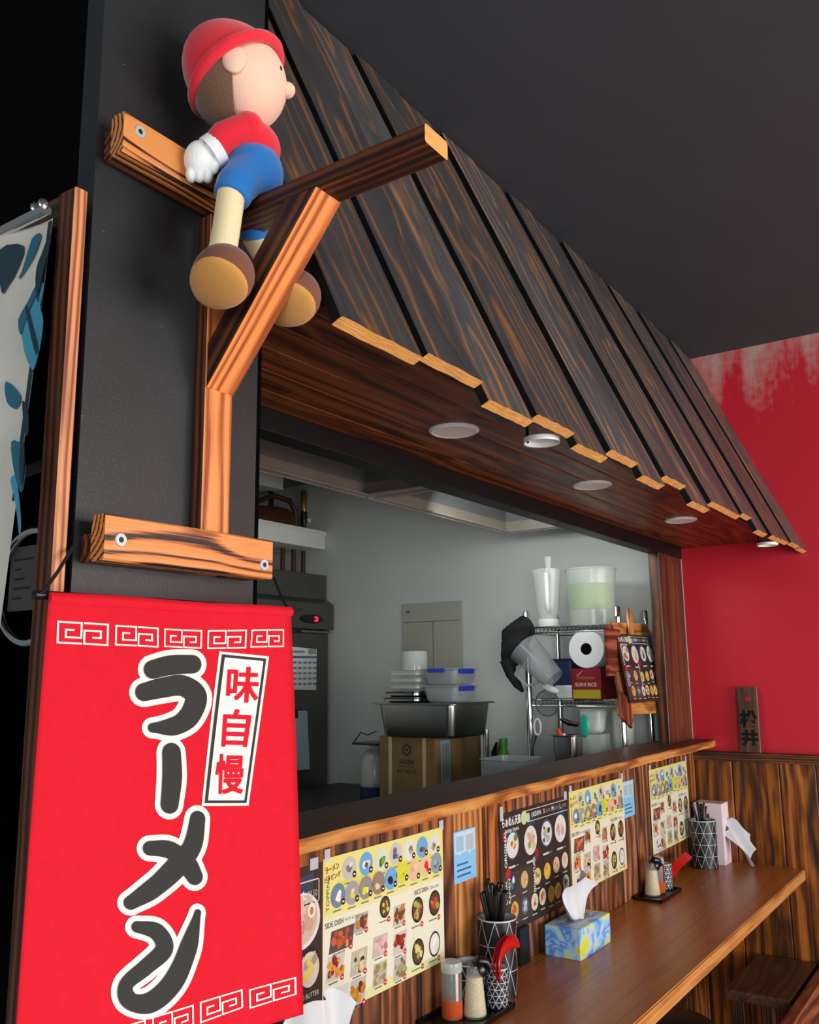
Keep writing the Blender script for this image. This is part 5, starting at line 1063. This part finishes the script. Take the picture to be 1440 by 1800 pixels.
cpatch('leaf_print', [(70, 1880), (60, 2050), (80, 2200), (105, 2000), (100, 1860)], 'noren_navy', .006)
bm = bmesh.new(); g = []
for j in range(21):
    z = 1.905-(1.905-1.62)*j/20; ye = -.337+.105*(1.908-z); g.append([bm.verts.new(cpt(ye+d, z, .0012)) for d in (-.0005, .006)])
for a, c in zip(g, g[1:]): bm.faces.new((a[0], c[0], c[1], a[1]))
mk('edge_binding', bm, 'noren_navy', dc)
bm = bmesh.new(); tube(bm, [(.470, -.340, 1.912), (.470, .45, 1.912)], .006, 10); mk('rod', bm, 'chrome', dc, True)
for yy in (-.338, -.325):
    bm = bmesh.new(); ell(bm, (.468, yy, 1.917), (.006, .004, .007), u=10, v=8); mk('rod_finial', bm, 'chrome', dc, True)
t = root('chrome_hoop', (.782, .135, 1.59), 'curved chrome hoop rim in the dark behind the door curtain', 'hoop')
bm = bmesh.new(); tube(bm, [(.782, .137+.086*math.cos(a), 1.588+.086*math.sin(a)) for a in (2*math.pi*k/40 for k in range(41))], .007, 10, False); mk('rim', bm, 'chrome', t, True)
t = root('posted_notice', (.786, .16, 1.555), 'grey printed notice on the dark partition inside the chrome hoop', 'notice')
mk('sheet', B(.7865, .7885, .122, .204, 1.552, 1.652), 'paper', t)
p = Print((.7863, .204, 1.552), (0, -1, 0), (0, 0, 1))
for i, ww in enumerate((.05, .02, .03, .045, .025)): p.rect(.012, .078-.015*i, .012+ww, .081-.015*i, '#5a5c5e', 1)
p.build('print', t)
timber('wall_batten', (.784, .21, 1.768), (.784, .07, 1.780), .02, .010, (0, 0, 1), 'umber_wood', None); tag(bpy.data.objects['wall_batten'], 'dim brown batten in the dark beside the door jamb', 'batten')

# ================================================================ SOFT DOLL (plain rag doll in a red hat, no particular character)
dl = root('rag_doll', (.668, -.425, 1.985), 'soft doll in red knit hat, red jumper and blue trousers astride the bracket arm', 'doll')
fw = Vector((.62, -.785, 0)).normalized(); sd = Vector((-fw.y*-1, 0, 0)); sd = Vector((fw.y, -fw.x, 0))   # sd: towards the camera side
UPV = Vector((0, 0, 1)); HR = Matrix((fw, -sd, UPV)).transposed()
tilt = Matrix.Rotation(math.radians(-6), 3, sd)
hc = Vector((.650, -.428, 2.122))
def dp(f, s_, u, c=hc): return c+fw*f+sd*s_+UPV*u
def headshape(v_):
    if v_.co.z < 0: v_.co.x *= 1-.10*v_.co.z*v_.co.z; v_.co.x += -.08*v_.co.z
bm = bmesh.new(); ell(bm, hc, (.050, .050, .053), HR, 32, 24, headshape); mk('head', bm, 'plush_skin', dl, True)
bm = bmesh.new(); ell(bm, dp(-.006, 0, .006), (.056, .0555, .057), HR, 36, 28)
nn = (UPV*.80-fw*.55).normalized(); pl = dp(.004, 0, .016)
bmesh.ops.bisect_plane(bm, geom=list(bm.verts)+list(bm.edges)+list(bm.faces), plane_co=pl, plane_no=nn, clear_inner=True)
for v_ in bm.verts:
    hgt = (v_.co-pl).dot(nn); v_.co += nn*max(0, hgt)*.22-fw*max(0, hgt)*.12
hat = mk('knit_hat', bm, 'plush_red', dl, True)
# rolled brim
e1 = sd; e2 = nn.cross(e1).normalized(); cen = pl + (dp(-.006, 0, .006)-pl) - nn*((dp(-.006, 0, .006)-pl).dot(nn)); rad = math.sqrt(max(1e-6, .0562**2-((dp(-.006, 0, .006)-pl).dot(nn))**2))
bm = bmesh.new(); rad += .0015; tube(bm, [cen+e1*math.cos(a)*rad+e2*math.sin(a)*rad for a in (2*math.pi*k/36 for k in range(40))], .0068, 10, False); mk('rolled_brim', bm, 'plush_red', hat, True)
bm = bmesh.new(); ell(bm, dp(-.008, 0, -.006), (.0515, .0515, .052), HR, 32, 24)
bmesh.ops.bisect_plane(bm, geom=list(bm.verts)+list(bm.edges)+list(bm.faces), plane_co=dp(-.006, 0, 0), plane_no=fw, clear_outer=True); mk('hair', bm, 'plush_brown', dl, True)
for sg in (1, -1):
    bm = bmesh.new(); ell(bm, dp(-.004, sg*.050, -.006), (.013, .006, .017), HR, 16, 12); mk('ear', bm, 'plush_skin', dl, True)
    bm = bmesh.new(); ell(bm, dp(.0425, sg*.019, .006), (.0035, .0042, .0052), HR, 12, 8); mk('eye', bm, 'black_plastic', dl, True)
bm = bmesh.new(); ell(bm, dp(.050, 0, -.006), (.010, .010, .009), HR, 14, 10); mk('nose', bm, 'plush_skin', dl, True)
bc = Vector((.668, -.425, 2.030))
bm = bmesh.new(); ell(bm, bc+UPV*.020, (.034, .037, .030), HR, 24, 18); mk('jumper', bm, 'plush_red', dl, True)
bm = bmesh.new(); ell(bm, bc+UPV*-.012+fw*.003, (.035, .039, .036), HR, 28, 20)
tube(bm, [bc+sd*.018+UPV*-.022, bc+sd*.034-fw*.012+UPV*-.048, bc+sd*.038-fw*.016+UPV*-.064], [.024, .0225, .0205], 18); tube(bm, [bc-sd*.024+UPV*-.026, bc-sd*.046+UPV*-.050, bc-sd*.054+UPV*-.066], [.024, .0225, .0205], 18)
tr = mk('trousers', bm, 'plush_blue', dl, True); 
md = tr.modifiers.new('remesh', 'REMESH'); md.mode = 'VOXEL'; md.voxel_size = .0022; md.use_smooth_shade = True
md = tr.modifiers.new('smooth', 'SMOOTH'); md.iterations = 6
near_foot = onX(386, 487, .612); far_foot = onX(508, 524, .729)
for hip, ft in ((bc+sd*.038-fw*.016+UPV*-.060, near_foot), (bc-sd*.054+UPV*-.062, far_foot)):
    bm = bmesh.new(); tube(bm, [hip, hip.lerp(ft, .5), ft+UPV*.012], [.0155, .0150, .0155], 18); mk('leg', bm, 'plush_cream', dl, True)
    sole = (-UPV*.80-RT*.25-FW*.45).normalized()
    toe = (RT*.30-UPV*.25-FW*.9); toe = (toe-sole*toe.dot(sole)).normalized(); sde = sole.cross(toe)
    bm = bmesh.new(); mr = Matrix((toe, sde, -sole)).transposed()
    def boot(v_):
        if v_.co.z < -.35: v_.co.z = -.35+(v_.co.z+.35)*.35
        v_.co.y *= 1+.12*v_.co.x
    ell(bm, ft+toe*.004-UPV*.004, (.040, .032, .034), mr, 28, 20, boot)
    bm.normal_update()
    for f_ in bm.faces: f_.material_index = 1 if (f_.calc_center_median()-(ft+toe*.004-UPV*.004)).dot(sole) > .0085 else 0
    mk('boot', bm, ['boot_brown', 'boot_sole'], dl, True)
for sg in (1, -1):
    sh_ = bc+sd*sg*.030+UPV*.028; hd = onX(352, 282, .612) if sg > 0 else bc-sd*.052-UPV*.012+fw*.012
    bm = bmesh.new(); tube(bm, [sh_, sh_.lerp(hd, .5)+sd*sg*.006+UPV*.004, hd+(sh_-hd)*.28], [.0165, .017, .0165], 16); ell(bm, sh_, (.017, .017, .017)); mk('sleeve', bm, 'plush_red', dl, True)
    bm = bmesh.new(); ell(bm, hd, (.018, .0165, .023), HR, 20, 14); ell(bm, hd+fw*.014-UPV*.004, (.008, .007, .013), HR, 14, 10)
    for q in (-1, 0, 1): ell(bm, hd+fw*q*.009-UPV*.019+sd*.002, (.0062, .0085, .009), HR, 12, 8)
    md = mk('mitten', bm, 'plush_white', dl, True).modifiers.new('remesh', 'REMESH'); md.mode = 'VOXEL'; md.voxel_size = .0014; md.use_smooth_shade = True
    bm = bmesh.new(); tube(bm, [hd+(sh_-hd)*.20, hd+(sh_-hd)*.38], .0192, 18); mk('cuff', bm, 'plush_white', dl, True)
